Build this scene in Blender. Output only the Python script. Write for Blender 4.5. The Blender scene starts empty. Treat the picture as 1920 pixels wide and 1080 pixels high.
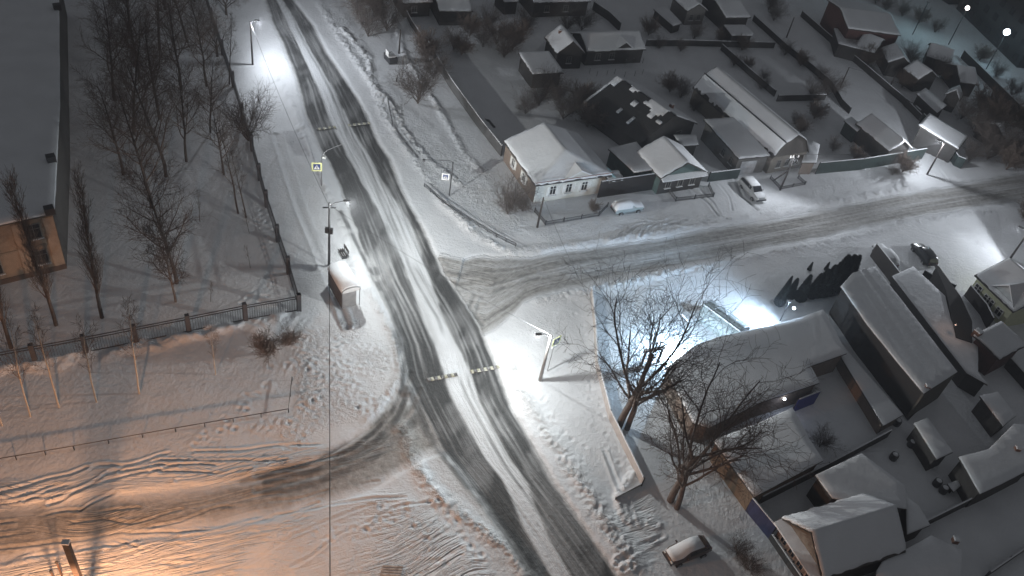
import bpy, bmesh, math, random
import numpy as np
from mathutils import Vector, Matrix

S = bpy.context.scene
COL = S.collection
rad = math.radians

# ------------------------------------------------------------------ camera
FPX, PITCH, ROLL, CAMH = 1603.4, 0.722127, -0.194024, 66.0
CX, CY = 960.0, 540.0
_f = np.array([0, math.cos(PITCH), -math.sin(PITCH)])
_r = np.array([1.0, 0, 0])
_d = np.cross(_f, _r)
_c, _s = math.cos(ROLL), math.sin(ROLL)
RC = np.stack([_c * _r + _s * _d, -_s * _r + _c * _d, _f])
cam = bpy.data.cameras.new("camera")
cam.sensor_width = 36.0
cam.lens = FPX / 1920.0 * 36.0
cam.clip_end = 3000.0
camo = bpy.data.objects.new("camera", cam)
COL.objects.link(camo)
M = Matrix.Identity(4)
for i in range(3):
    M[i][0] = RC[0][i]
    M[i][1] = -RC[1][i]
    M[i][2] = -RC[2][i]
M[2][3] = CAMH
camo.matrix_world = M
S.camera = camo


def G(px, py, h=0.0):
    """the point at height h that the survey photo shows at this place"""
    d = RC.T @ np.array([(px - CX) / FPX, (py - CY) / FPX, 1.0])
    t = (h - CAMH) / d[2]
    return np.array([d[0] * t, d[1] * t, h])


def tall(base, top):
    g = G(*base)
    best = (1e9, 1)
    for h in np.linspace(0.3, 30, 600):
        c = RC @ np.array([g[0], g[1], h - CAMH])
        e = math.hypot(FPX * c[0] / c[2] + CX - top[0], FPX * c[1] / c[2] + CY - top[1])
        best = min(best, (e, h))
    return best[1]


# ------------------------------------------------------------------ world and exposure
W = bpy.data.worlds.new("World")
S.world = W
W.use_nodes = True
nt = W.node_tree
nt.nodes.clear()
sky = nt.nodes.new("ShaderNodeTexSky")
sky.sky_type = 'NISHITA'
sky.sun_disc = False
sky.sun_elevation = rad(2)
sky.sun_rotation = rad(200)
hs = nt.nodes.new("ShaderNodeHueSaturation")
hs.inputs["Saturation"].default_value = 0.45
b1 = nt.nodes.new("ShaderNodeBackground")
b1.inputs[1].default_value = 0.010
b2 = nt.nodes.new("ShaderNodeBackground")
b2.inputs[0].default_value = (0.90, 0.935, 1.0, 1)
b2.inputs[1].default_value = 0.108
ad = nt.nodes.new("ShaderNodeAddShader")
wo = nt.nodes.new("ShaderNodeOutputWorld")
L = nt.links.new
L(sky.outputs[0], hs.inputs["Color"])
L(hs.outputs[0], b1.inputs[0])
L(b1.outputs[0], ad.inputs[0])
L(b2.outputs[0], ad.inputs[1])
L(ad.outputs[0], wo.inputs[0])
S.view_settings.view_transform = 'Standard'
S.view_settings.look = 'None'
S.view_settings.exposure = 0.0
S.view_settings.gamma = 1.0

# ------------------------------------------------------------------ materials
MATS = {}


def mat(name, col, rough=0.8, bump=0.0, bscale=8.0, var=0.15, metal=0.0, vscale=2.0, col2=None):
    if name in MATS:
        return MATS[name]
    m = bpy.data.materials.new(name)
    m.use_nodes = True
    t = m.node_tree
    p = t.nodes["Principled BSDF"]
    p.inputs["Roughness"].default_value = rough
    p.inputs["Metallic"].default_value = metal
    tc = t.nodes.new("ShaderNodeTexCoord")
    n = t.nodes.new("ShaderNodeTexNoise")
    n.inputs["Scale"].default_value = vscale
    n.inputs["Detail"].default_value = 5
    t.links.new(tc.outputs["Object"], n.inputs["Vector"])
    r = t.nodes.new("ShaderNodeValToRGB")
    c2 = col2 or tuple(min(1, c * (1 + var)) for c in col)
    r.color_ramp.elements[0].position = 0.3
    r.color_ramp.elements[1].position = 0.7
    r.color_ramp.elements[0].color = tuple(c * (1 - var) for c in col) + (1,)
    r.color_ramp.elements[1].color = tuple(c2) + (1,)
    t.links.new(n.outputs[0], r.inputs[0])
    t.links.new(r.outputs[0], p.inputs["Base Color"])
    if bump:
        n2 = t.nodes.new("ShaderNodeTexNoise")
        n2.inputs["Scale"].default_value = bscale
        n2.inputs["Detail"].default_value = 4
        t.links.new(tc.outputs["Object"], n2.inputs["Vector"])
        b = t.nodes.new("ShaderNodeBump")
        b.inputs["Strength"].default_value = 1.0
        b.inputs["Distance"].default_value = bump
        t.links.new(n2.outputs[0], b.inputs["Height"])
        t.links.new(b.outputs[0], p.inputs["Normal"])
    MATS[name] = m
    return m


def plank(name, col, pitch=0.18, axis=2, rough=0.8, depth=0.015, var=0.25):
    """boards or corrugations: stripes across one axis"""
    if name in MATS:
        return MATS[name]
    m = mat(name, col, rough, var=var, vscale=1.5)
    t = m.node_tree
    p = t.nodes["Principled BSDF"]
    tc = t.nodes.new("ShaderNodeTexCoord")
    mp = t.nodes.new("ShaderNodeSeparateXYZ")
    t.links.new(tc.outputs["Object"], mp.inputs[0])
    src = mp.outputs[axis]
    if axis != 2:
        a = t.nodes.new("ShaderNodeMath")
        a.operation = 'ADD'
        t.links.new(mp.outputs[0], a.inputs[0])
        t.links.new(mp.outputs[1], a.inputs[1])
        src = a.outputs[0]
    k = t.nodes.new("ShaderNodeMath")
    k.operation = 'PINGPONG'
    k.inputs[1].default_value = pitch / 2
    t.links.new(src, k.inputs[0])
    d = t.nodes.new("ShaderNodeMath")
    d.operation = 'DIVIDE'
    d.inputs[1].default_value = pitch / 2
    t.links.new(k.outputs[0], d.inputs[0])
    pw = t.nodes.new("ShaderNodeMath")
    pw.operation = 'POWER'
    pw.inputs[1].default_value = 0.3
    t.links.new(d.outputs[0], pw.inputs[0])
    b = t.nodes.new("ShaderNodeBump")
    b.inputs["Distance"].default_value = depth
    t.links.new(pw.outputs[0], b.inputs["Height"])
    t.links.new(b.outputs[0], p.inputs["Normal"])
    return m


def emit(name, col, strength):
    m = bpy.data.materials.new(name)
    m.use_nodes = True
    p = m.node_tree.nodes["Principled BSDF"]
    p.inputs["Base Color"].default_value = (0.8, 0.8, 0.8, 1)
    p.inputs["Emission Color"].default_value = col + (1,)
    p.inputs["Emission Strength"].default_value = strength
    return m


SNOWC = (0.74, 0.755, 0.78)


def snow_mat(name, ground):
    m = bpy.data.materials.new(name)
    m.use_nodes = True
    t = m.node_tree
    N, K = t.nodes, t.links.new
    p = N["Principled BSDF"]
    p.inputs["Roughness"].default_value = 0.75
    p.inputs["Specular IOR Level"].default_value = 0.2
    tc = N.new("ShaderNodeTexCoord")

    def noise(scale, det=4.0, rough=0.55):
        n = N.new("ShaderNodeTexNoise")
        n.inputs["Scale"].default_value = scale
        n.inputs["Detail"].default_value = det
        n.inputs["Roughness"].default_value = rough
        K(tc.outputs["Object"], n.inputs["Vector"])
        return n

    def ramp(src, a, b, ca, cb):
        r = N.new("ShaderNodeValToRGB")
        r.color_ramp.elements[0].position = a
        r.color_ramp.elements[1].position = b
        r.color_ramp.elements[0].color = ca + (1,)
        r.color_ramp.elements[1].color = cb + (1,)
        K(src, r.inputs[0])
        return r.outputs[0]

    def mix(fac, a, b):
        x = N.new("ShaderNodeMix")
        x.data_type = 'RGBA'
        K(fac, x.inputs[0])
        K(a, x.inputs[6])
        K(b, x.inputs[7])
        return x.outputs[2]

    n1 = noise(0.35)
    base = ramp(n1.outputs[0], 0.3, 0.7, tuple(c * 0.9 for c in SNOWC), SNOWC)
    if ground:
        # streaks that run with the traffic: coordinates along and across each track, in metres
        ra = N.new("ShaderNodeAttribute")
        ra.attribute_name = "along"
        rb = N.new("ShaderNodeAttribute")
        rb.attribute_name = "across"
        rt = N.new("ShaderNodeAttribute")
        rt.attribute_name = "rut"

        def math_(op, a, b_=0.0, clamp=False):
            n = N.new("ShaderNodeMath")
            n.operation = op
            n.use_clamp = clamp
            for k_, v in enumerate((a, b_)):
                if isinstance(v, (int, float)):
                    n.inputs[k_].default_value = v
                else:
                    K(v, n.inputs[k_])
            return n.outputs[0]

        def streaks(fa, fb, det, dist=0.0):
            c = N.new("ShaderNodeCombineXYZ")
            K(math_('MULTIPLY', ra.outputs["Fac"], fa), c.inputs[0])
            K(math_('MULTIPLY', rb.outputs["Fac"], fb), c.inputs[1])
            n = N.new("ShaderNodeTexNoise")
            n.inputs["Scale"].default_value = 1.0
            n.inputs["Detail"].default_value = det
            n.inputs["Roughness"].default_value = 0.6
            n.inputs["Distortion"].default_value = dist
            K(c.outputs[0], n.inputs["Vector"])
            return n.outputs[0]
        s1 = streaks(0.10, 2.6, 5)
        s2 = streaks(0.20, 2.0, 3, 0.5)
        at = N.new("ShaderNodeAttribute")
        at.attribute_name = "grime"
        n2 = noise(1.6, 6, 0.65)
        gc = ramp(n2.outputs[0], 0.32, 0.68, (0.23, 0.222, 0.21), (0.46, 0.45, 0.44))
        gr = at.outputs["Fac"]
        sc_ = math_('SUBTRACT', s1, 0.5)
        gf = math_('ADD', gr, math_('MULTIPLY', math_('MULTIPLY', sc_, 3.2), math_('MULTIPLY', gr, math_('SUBTRACT', 1.15, gr))), True)
        base = mix(gf, base, gc)
        aa = N.new("ShaderNodeAttribute")
        aa.attribute_name = "asph"
        n3 = noise(3.0, 6, 0.7)
        ac = ramp(n3.outputs[0], 0.3, 0.75, (0.042, 0.044, 0.045), (0.088, 0.09, 0.09))
        av = aa.outputs["Fac"]
        af = math_('ADD', av, math_('MULTIPLY', math_('MULTIPLY', sc_, 3.0), math_('MULTIPLY', math_('ADD', av, 0.0), math_('SUBTRACT', 1.06, av))), True)
        base = mix(af, base, ac)
    K(base, p.inputs["Base Color"])
    nb = noise(2.2 if ground else 1.6, 6, 0.6)
    b = N.new("ShaderNodeBump")
    b.inputs["Distance"].default_value = 0.09 if ground else 0.045
    b.inputs["Strength"].default_value = 1.0
    K(nb.outputs[0], b.inputs["Height"])
    if ground:
        ar = N.new("ShaderNodeAttribute")
        ar.attribute_name = "trodden"
        n4 = noise(2.6, 3, 0.7)
        n4.inputs["Distortion"].default_value = 1.2
        mm = N.new("ShaderNodeMath")
        mm.operation = 'MULTIPLY'
        K(n4.outputs[0], mm.inputs[0])
        K(ar.outputs["Fac"], mm.inputs[1])
        ba = N.new("ShaderNodeBump")
        ba.inputs["Distance"].default_value = 0.32
        K(mm.outputs[0], ba.inputs["Height"])
        rr_ = math_('MULTIPLY', math_('SUBTRACT', 1.0, math_('ABSOLUTE', math_('MULTIPLY', math_('SUBTRACT', s2, 0.5), 5.0), 0.0), True), rt.outputs["Fac"])
        bc = N.new("ShaderNodeBump")
        bc.inputs["Distance"].default_value = 0.22
        K(rr_, bc.inputs["Height"])
        K(bc.outputs[0], ba.inputs["Normal"])
        K(ba.outputs[0], b.inputs["Normal"])
    K(b.outputs[0], p.inputs["Normal"])
    return m


SNOW = snow_mat("snow_cover", False)
GSNOW = snow_mat("ground_snow", True)
M_BARK = mat("bark", (0.13, 0.11, 0.10), 0.9, 0.02, 12, 0.35)
M_DARKBARK = mat("dark_bark", (0.06, 0.05, 0.045), 0.9, 0.02, 12, 0.3)
M_TWIG = mat("twigs", (0.09, 0.073, 0.065), 0.9, var=0.3)
M_BROWNTWIG = mat("brown_twigs", (0.14, 0.106, 0.088), 0.9, var=0.3)
M_POPLAR = mat("poplar_twigs", (0.13, 0.105, 0.09), 0.9, var=0.3)
M_BIRCH = mat("birch_bark", (0.55, 0.5, 0.42), 0.8, 0.01, 20, 0.25, vscale=2.5, col2=(0.3, 0.26, 0.22))
M_CONE = mat("thuja_green", (0.012, 0.016, 0.015), 0.95, var=0.4)
M_METAL = mat("grey_metal", (0.22, 0.22, 0.23), 0.5, metal=0.5)
M_DARKMETAL = mat("dark_metal", (0.035, 0.036, 0.04), 0.5)
M_CONC = mat("concrete_pole", (0.26, 0.25, 0.24), 0.9, 0.01, 10)
M_WOODPOLE = mat("wood_pole", (0.04, 0.033, 0.03), 0.9, 0.01, 10)
M_ROOFBOARD = mat("roof_board", (0.06, 0.055, 0.05), 0.8)
M_ROOFDARK = plank("dark_slate_roof", (0.030, 0.029, 0.029), 0.35, 0, 0.7, 0.03)
M_GLASS = mat("dark_glass", (0.02, 0.022, 0.026), 0.12, var=0.1)
M_WHITE = mat("white_trim", (0.72, 0.72, 0.70), 0.6, var=0.06)
M_TRIM = mat("weathered_trim", (0.20, 0.195, 0.185), 0.7, var=0.1)
M_BRICK = mat("chimney_brick", (0.20, 0.11, 0.08), 0.9, 0.01, 14)
M_TYRE = mat("tyre", (0.02, 0.02, 0.02), 0.9)
M_RIM = mat("rim", (0.35, 0.35, 0.36), 0.35, metal=0.8)

W_WHITE = plank("white_siding", (0.66, 0.66, 0.62), 0.2, 2, var=0.08)
W_BROWN = mat("brown_plaster", (0.21, 0.165, 0.135), 0.9, 0.02, 5)
W_DARK = plank("dark_boards", (0.045, 0.042, 0.04), 0.2, 2)
W_GREY = mat("grey_blocks", (0.15, 0.145, 0.14), 0.9, 0.02, 5)
W_TEAL = plank("teal_boards", (0.085, 0.125, 0.12), 0.2, 2)
W_TAN = mat("tan_plaster", (0.24, 0.185, 0.14), 0.9, 0.01, 5, 0.1)
W_RED = mat("dark_red_brick", (0.10, 0.05, 0.045), 0.9, 0.02, 8)
W_YELLOW = mat("pale_yellow_plaster", (0.62, 0.63, 0.44), 0.85, 0.01, 5, 0.08)
W_BEIGE = mat("beige_brick", (0.20, 0.18, 0.155), 0.9, 0.02, 6)
F_GREEN = plank("green_sheet", (0.026, 0.042, 0.04), 0.2, 0, 0.5, 0.03)
F_TEALSHEET = plank("teal_sheet", (0.032, 0.05, 0.05), 0.2, 0, 0.5, 0.03)
F_GREY = plank("grey_boards", (0.085, 0.083, 0.082), 0.15, 0, 0.8, 0.02)
F_DARK = plank("dark_fence_boards", (0.05, 0.047, 0.046), 0.15, 0, 0.8, 0.02)
F_BLACK = plank("black_brown_boards", (0.026, 0.022, 0.021), 0.15, 0, 0.8, 0.02)
F_BLUE = plank("blue_sheet", (0.03, 0.035, 0.09), 0.2, 0, 0.5, 0.03)
F_PALE = plank("pale_sheet", (0.38, 0.35, 0.33), 0.2, 0, 0.6, 0.02, 0.1)

random.seed(7)
RNG = np.random.default_rng(7)


# ------------------------------------------------------------------ helpers
def tag(o, label=None, cat=None, group=None, kind=None):
    if label:
        o["label"] = label
    if cat:
        o["category"] = cat
    if group:
        o["group"] = group
    if kind:
        o["kind"] = kind
    return o


def empty(name, loc, label=None, cat=None, group=None, rz=0.0):
    o = bpy.data.objects.new(name, None)
    o.empty_display_size = 0.3
    COL.objects.link(o)
    o.location = tuple(loc)
    o.rotation_euler = (0, 0, rz)
    return tag(o, label, cat, group)


class MB:
    def __init__(self):
        self.v, self.f = [], []

    def add(self, vs, fs):
        o = len(self.v)
        self.v += [tuple(map(float, p)) for p in vs]
        self.f += [tuple(i + o for i in q) for q in fs]

    def box(self, c, s, u=(1, 0, 0), w=None, taper=1.0):
        """box with base centre c, size s along u, its perpendicular and z"""
        u = np.array(u, float)
        u = u / np.linalg.norm(u)
        w = np.array([-u[1], u[0], 0]) if w is None else np.array(w, float)
        z = np.cross(u, w)
        c = np.array(c, float)
        P = []
        for k, tz in ((0, 1.0), (1, taper)):
            for a, b in ((-1, -1), (1, -1), (1, 1), (-1, 1)):
                P.append(c + u * a * s[0] / 2 * tz + w * b * s[1] / 2 * tz + z * k * s[2])
        self.add(P, [(3, 2, 1, 0), (4, 5, 6, 7), (0, 1, 5, 4), (1, 2, 6, 5), (2, 3, 7, 6), (3, 0, 4, 7)])
        return self

    def quad(self, a, b, c, d):
        self.add([a, b, c, d], [(0, 1, 2, 3)])
        return self

    def slab(self, pts, n, t):
        """polygon extruded by t along n"""
        n = np.array(n, float)
        pts = [np.array(p, float) for p in pts]
        k = len(pts)
        self.add(pts + [p + n * t for p in pts],
                 [tuple(range(k))[::-1], tuple(range(k, 2 * k))] + [(i, (i + 1) % k, k + (i + 1) % k, k + i) for i in range(k)])
        return self

    def tube(self, pts, rs, n=6, cap=True):
        pts = np.array(pts, float)
        if np.isscalar(rs):
            rs = [rs] * len(pts)
        d = np.gradient(pts, axis=0) if len(pts) > 2 else np.repeat((pts[1] - pts[0])[None], len(pts), 0)
        d = d / (np.linalg.norm(d, axis=1)[:, None] + 1e-9)
        ref = np.array([0.0, 0, 1]) if abs(d[0][2]) < 0.9 else np.array([1.0, 0, 0])
        a = np.cross(d, ref)
        a /= np.linalg.norm(a, axis=1)[:, None] + 1e-9
        b = np.cross(d, a)
        th = np.arange(n) * 2 * math.pi / n
        V = pts[:, None] + np.array(rs)[:, None, None] * (np.cos(th)[None, :, None] * a[:, None] + np.sin(th)[None, :, None] * b[:, None])
        F = []
        k = len(pts)
        for i in range(k - 1):
            for j in range(n):
                F.append((i * n + j, i * n + (j + 1) % n, (i + 1) * n + (j + 1) % n, (i + 1) * n + j))
        if cap:
            F.append(tuple(range(n))[::-1])
            F.append(tuple(range((k - 1) * n, k * n)))
        self.add(V.reshape(-1, 3), F)
        return self

    def ball(self, c, r, n=8, m=6, sz=1.0):
        V = []
        for i in range(m + 1):
            a = math.pi * i / m
            for j in range(n):
                b = 2 * math.pi * j / n
                V.append((c[0] + r * math.sin(a) * math.cos(b), c[1] + r * math.sin(a) * math.sin(b), c[2] + r * sz * math.cos(a)))
        F = [(i * n + j, (i + 1) * n + j, (i + 1) * n + (j + 1) % n, i * n + (j + 1) % n) for i in range(m) for j in range(n)]
        self.add(V, F)
        return self

    def build(self, name, material, parent=None, smooth=False, origin=None):
        o_ = np.array(origin if origin is not None else (parent.location if parent is not None and parent.parent is None else (0, 0, 0)), float)
        if parent is not None and parent.parent is not None:
            o_ = np.array(parent["_o"]) if "_o" in parent else np.array(parent.parent.location)
        me = bpy.data.meshes.new(name)
        me.from_pydata([(p[0] - o_[0], p[1] - o_[1], p[2] - o_[2]) for p in self.v], [], self.f)
        if material:
            me.materials.append(material)
        if smooth:
            me.polygons.foreach_set("use_smooth", [True] * len(me.polygons))
        me.update()
        ob = bpy.data.objects.new(name, me)
        COL.objects.link(ob)
        if parent is not None:
            ob.parent = parent
        else:
            ob.location = tuple(o_)
        return ob


def copy_tree(o, parent=None):
    c = o.copy()
    COL.objects.link(c)
    c.parent = parent
    for ch in list(o.children):
        copy_tree(ch, c)
    return c


def vn(x, y, seed=0):
    xi, yi = np.floor(x), np.floor(y)
    fx, fy = x - xi, y - yi
    fx = fx * fx * (3 - 2 * fx)
    fy = fy * fy * (3 - 2 * fy)

    def h(a, b):
        s = np.sin(a * 127.1 + b * 311.7 + seed * 74.7) * 43758.5453
        return s - np.floor(s)
    return (h(xi, yi) * (1 - fx) + h(xi + 1, yi) * fx) * (1 - fy) + (h(xi, yi + 1) * (1 - fx) + h(xi + 1, yi + 1) * fx) * fy


def fbm(x, y, seed=0, o=3):
    s, a, t = 0, 0.5, 0
    for i in range(o):
        s = s + a * vn(x * 2 ** i, y * 2 ** i, seed + i * 13)
        t += a
        a *= 0.5
    return s / t


def sstep(a, b, x):
    t = np.clip((x - a) / (b - a), 0, 1)
    return t * t * (3 - 2 * t)


def pdist(X, Y, pl):
    """distance to a polyline"""
    best = np.full(X.shape, 1e9)
    for a, b in zip(pl[:-1], pl[1:]):
        dx, dy = b[0] - a[0], b[1] - a[1]
        l2 = dx * dx + dy * dy + 1e-9
        t = np.clip(((X - a[0]) * dx + (Y - a[1]) * dy) / l2, 0, 1)
        best = np.minimum(best, (X - a[0] - t * dx) ** 2 + (Y - a[1] - t * dy) ** 2)
    return np.sqrt(best)


def inpoly(X, Y, pl):
    c = np.zeros(X.shape, bool)
    n = len(pl)
    for i in range(n):
        x1, y1 = pl[i][0], pl[i][1]
        x2, y2 = pl[(i + 1) % n][0], pl[(i + 1) % n][1]
        if y1 == y2:
            continue
        c ^= ((y1 > Y) != (y2 > Y)) & (X < (x2 - x1) * (Y - y1) / (y2 - y1) + x1)
    return c


def gl(pts, h=0.0):
    return [G(p[0], p[1], h) for p in pts]


# ------------------------------------------------------------------ ground, roads
RL = gl([(445, -120), (488, -25), (510, 43), (530, 80), (557, 157), (568, 200), (597, 277), (613, 300), (637, 353), (667, 443), (693, 520), (722, 580),
         (745, 640), (757, 700), (790, 770), (830, 847), (880, 907), (913, 953), (960, 1020), (1000, 1080), (1060, 1170)])
RR = gl([(480, -120), (530, -30), (556, 7), (590, 50), (613, 100), (637, 133), (667, 177), (687, 213), (710, 267), (733, 300), (757, 360), (795, 432), (833, 510),
         (875, 570), (900, 610), (930, 680), (960, 763), (1000, 830), (1043, 907), (1090, 980), (1133, 1043), (1165, 1090), (1225, 1180)])
ST = gl([(870, 485), (905, 478), (960, 483), (1000, 483), (1043, 473), (1147, 460), (1237, 447), (1310, 433), (1440, 412), (1590, 383), (1717, 360), (1920, 325), (2300, 262)])
SB = gl([(900, 640), (935, 612), (960, 593), (980, 570), (1010, 557), (1093, 537), (1147, 523), (1237, 507), (1360, 483), (1440, 466), (1573, 440), (1707, 410), (1920, 375), (2300, 312)])
BT = gl([(-300, 985), (0, 947), (200, 930), (400, 905), (547, 877), (620, 848), (680, 805), (713, 770), (740, 735)])
BB = gl([(-300, 1110), (0, 1053), (300, 1008), (480, 975), (640, 940), (730, 905), (790, 862), (830, 850)])


def axis(a, b, d0, d1, far):
    out, x = [a], a
    while x < b:
        x += d0 + (d1 - d0) * (x - a) / (b - a)
        out.append(x)
    lo = [a - q for q in far][::-1]
    return np.array(lo + out + [out[-1] + q for q in far])


far = [3, 8, 18, 40, 80, 160, 320, 600]
xs = np.concatenate([axis(-92.0, -42.0, 0.22, 0.2, far)[:-len(far)], np.arange(-41.9, 46, 0.13), axis(46.1, 114.0, 0.2, 0.24, far)[len(far):]])
xs = np.sort(xs)
xs = xs[np.concatenate([[True], np.diff(xs) > 0.08])]
ys = axis(26.0, 222.0, 0.12, 0.36, far)
X, Y = np.meshgrid(xs, ys)


def xat(pl, Yv):
    a = np.array(sorted([(p[1], p[0]) for p in pl]))
    return np.interp(Yv, a[:, 0], a[:, 1])


def yat(pl, Xv):
    a = np.array(sorted([(p[0], p[1]) for p in pl]))
    return np.interp(Xv, a[:, 0], a[:, 1])


XL, XR = xat(RL, Y), xat(RR, Y)
WR = XR - XL
wob = (fbm(X * 0 + 3.3, Y / 5.0, 5) - 0.5) * 0.4 + (vn(X * 0.6, Y / .7, 8) - 0.5) * 0.25
dL = X - XL + wob              # metres into the road from its kerb lines
dR = XR - X + wob * 0.8
U = (X - XL) / WR
m_in = np.minimum(dL, dR)
main = m_in > 0
YT, YB = yat(ST, X), yat(SB, X)
x0s = G(905, 540)[0]
wob2 = (fbm(X / 4, X * 0 + 1.7, 11) - 0.5) * 0.9 + (vn(X / 1.2, Y * 0.5, 9) - 0.5) * 0.5
s_in = np.minimum(YT - Y, Y - YB) + wob2
side = (s_in > 0) & (X > XR - 1.0) & (X > x0s - 6) & ~main
YBT, YBB = yat(BT, X), yat(BB, X)
b_in = np.minimum(YBT - Y, Y - YBB) + wob2
branch = (b_in > 0) & (X < XL + 1.0) & ~main
bx1 = G(745, 800)[0]

pyk = [0, 200, 330, 400, 500, 600, 690, 800, 900, 1000, 1080]
cxk = [525, 628, 690, 710, 760, 815, 850, 895, 955, 1025, 1080]
yk = np.array([G(a, b)[1] for a, b in zip(cxk, pyk)])[::-1]


def tab(v):
    return np.interp(Y, yk, np.array(v)[::-1])


Uw = U + (fbm(X * 0 + 9.1, Y / 9, 21) - 0.5) * 0.045 + (vn(U * 20, Y / 1.6, 22) - 0.5) * 0.03 + (vn(U * 50, Y / .8, 23) - .5) * .015
uA = tab([.38, .35, .38, .46, .50, .39, .41, .38, .42, .27, .20])
uB = tab([.60, .64, .74, .85, .78, .61, .69, .66, .68, .50, .45])
eL = tab([.8, .9, 1.1, 1.0, .7, .72, 1.0, 1.1, 1.1, 1., 1.])
eR = tab([1., 1.15, .85, .8, 1.0, 1.15, 1.1, 1.05, 1., 1.05, 1.1])
st1 = vn(U * 26, Y / 9.0, 31)
st2 = vn(U * 48, Y / 16.0, 33)
st3 = fbm(U * 12, Y / 3.5, 35)
streak = 0.42 * st1 + 0.33 * st2 + 0.25 * st3
left_d = sstep(0.01, 0.05, Uw) * (1 - sstep(-0.03, 0.03, Uw - uA)) * eL
right_d = sstep(-0.03, 0.03, Uw - uB) * (1 - sstep(0.95, 1.0, Uw)) * eR
asph = left_d + right_d
asph = asph * (0.68 + 0.46 * sstep(0.26, 0.48, streak))
# thin dark wheel lines in the snow strip and pale ones in the bare lanes
for uc, wd, am in ((0.56, 0.012, 0.55), (0.63, 0.010, 0.5), (0.70, 0.012, 0.45), (0.12, 0.012, 0.5), (0.90, 0.014, 0.5), (0.80, 0.01, 0.35)):
    du = np.abs(U + (fbm(X * 0 + uc * 50, Y / 9, 41) - 0.5) * 0.09 - uc)
    line = (1 - sstep(wd, wd * 2.2, du)) * sstep(0.25, 0.5, vn(X * 0 + uc * 9, Y / 7, 43))
    asph = np.maximum(asph, am * line)
for uc, wd, am in ((0.22, 0.014, 0.45), (0.31, 0.011, 0.4), (0.84, 0.012, 0.45), (0.76, 0.010, 0.45)):
    du = np.abs(U + (fbm(X * 0 + uc * 70, Y / 8, 45) - 0.5) * 0.10 - uc)
    line = (1 - sstep(wd, wd * 2.4, du)) * sstep(0.35, 0.6, vn(X * 0 + uc * 19, Y / 9, 47))
    asph = asph * (1 - am * line)
fine = sstep(.55, .8, vn(U * 44, Y / 11.0, 37)) * sstep(.35, .6, vn(U * 9, Y / 6.0, 38))
asph = np.clip(asph, 0, 1) * (1 - .28 * fine) + .30 * sstep(.55, .8, vn(U * 40, Y / 13.0, 39)) * (1 - np.clip(asph, 0, 1)) * sstep(.02, .1, U)
patch = fbm(X / 3.0, Y / 6.0, 51)
asph = asph * (0.75 + 0.35 * sstep(0.3, 0.6, patch))
asph = np.where(main, np.clip(asph, 0, 1), 0) * sstep(0, 0.5, m_in)
grime = np.where(main, 0.30 + 0.3 * st3, 0.0)
grime = np.where(main & (U > uA) & (U < uB), 0.0 + 0.22 * sstep(0.45, 0.7, streak), grime)

# side street: packed grey snow with wheel streaks
V = (Y - YB) / (YT - YB + 1e-6)
ss = 0.55 * vn(X / 9, V * 22, 61) + 0.45 * vn(X / 3.5, V * 40, 62)
sg = 0.76 + 0.5 * (ss - 0.5) * 2
lanes = np.exp(-((V - 0.25) / 0.1) ** 2) + np.exp(-((V - 0.7) / 0.12) ** 2)
sg = np.clip(sg + 0.25 * lanes, 0, 1)
grime = np.where(side, sg * sstep(0, 0.9, s_in), grime)
asph = np.where(side, 0.30 * np.clip(lanes, 0, 1) * sstep(0.55, 0.8, ss) + 0.10 * sstep(0.5, 0.8, ss), asph)
# track into the yard at the bottom
ssb = 0.5 * vn(X / 6, (Y - YBB) * 1.6, 65) + 0.5 * vn(X / 2.5, (Y - YBB) * 3.2, 66)
grime = np.where(branch, np.clip(1.0 + 0.8 * (ssb - 0.45), 0, 1) * sstep(0, 1.8, b_in), grime)

# base relief
Z = 0.10 * (fbm(X / 9, Y / 9, 71) - 0.5) + 0.05 * (fbm(X / 1.6, Y / 1.6, 72) - 0.5)
anyroad = np.maximum(np.maximum(np.where(U > -5, m_in, -9), np.where(X > x0s - 3, s_in, -9)), np.where(X < XL + 1, b_in, -9))
cover = 1 - sstep(-0.5, 0.25, anyroad)
Z = Z * (0.35 + 0.65 * cover) + 0.17 * cover


RTR = []


def ridge(pts, height, width, lump, seed, dirty=0.0):
    global Z, grime
    d = pdist(X, Y, gl(pts))
    sel = d < width * 2.6
    n = fbm(X / lump, Y / lump, seed, 3)
    n = .6 * n + .4 * fbm(X / (lump * 4), Y / (lump * 4), seed + 2, 2)
    k = np.exp(-(d / (width * (.8 + .9 * vn(X / 3, Y / 3, seed + 4)))) ** 2) * height * (0.3 + 1.3 * sstep(0.3, 0.7, n))
    RTR.append(np.where(sel, np.exp(-(d / (width * 1.3)) ** 2) * .8 * sstep(.3, .6, fbm(X / 1.4, Y / 1.4, seed + 5, 2)), 0) if lump < .45 else 0)
    Z = np.where(sel, Z + k, Z)
    if dirty:
        grime = np.where(sel, np.maximum(grime, dirty * np.exp(-(d / width) ** 2) * sstep(0.35, 0.7, fbm(X / 0.5, Y / 0.5, seed + 3))), grime)


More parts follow.
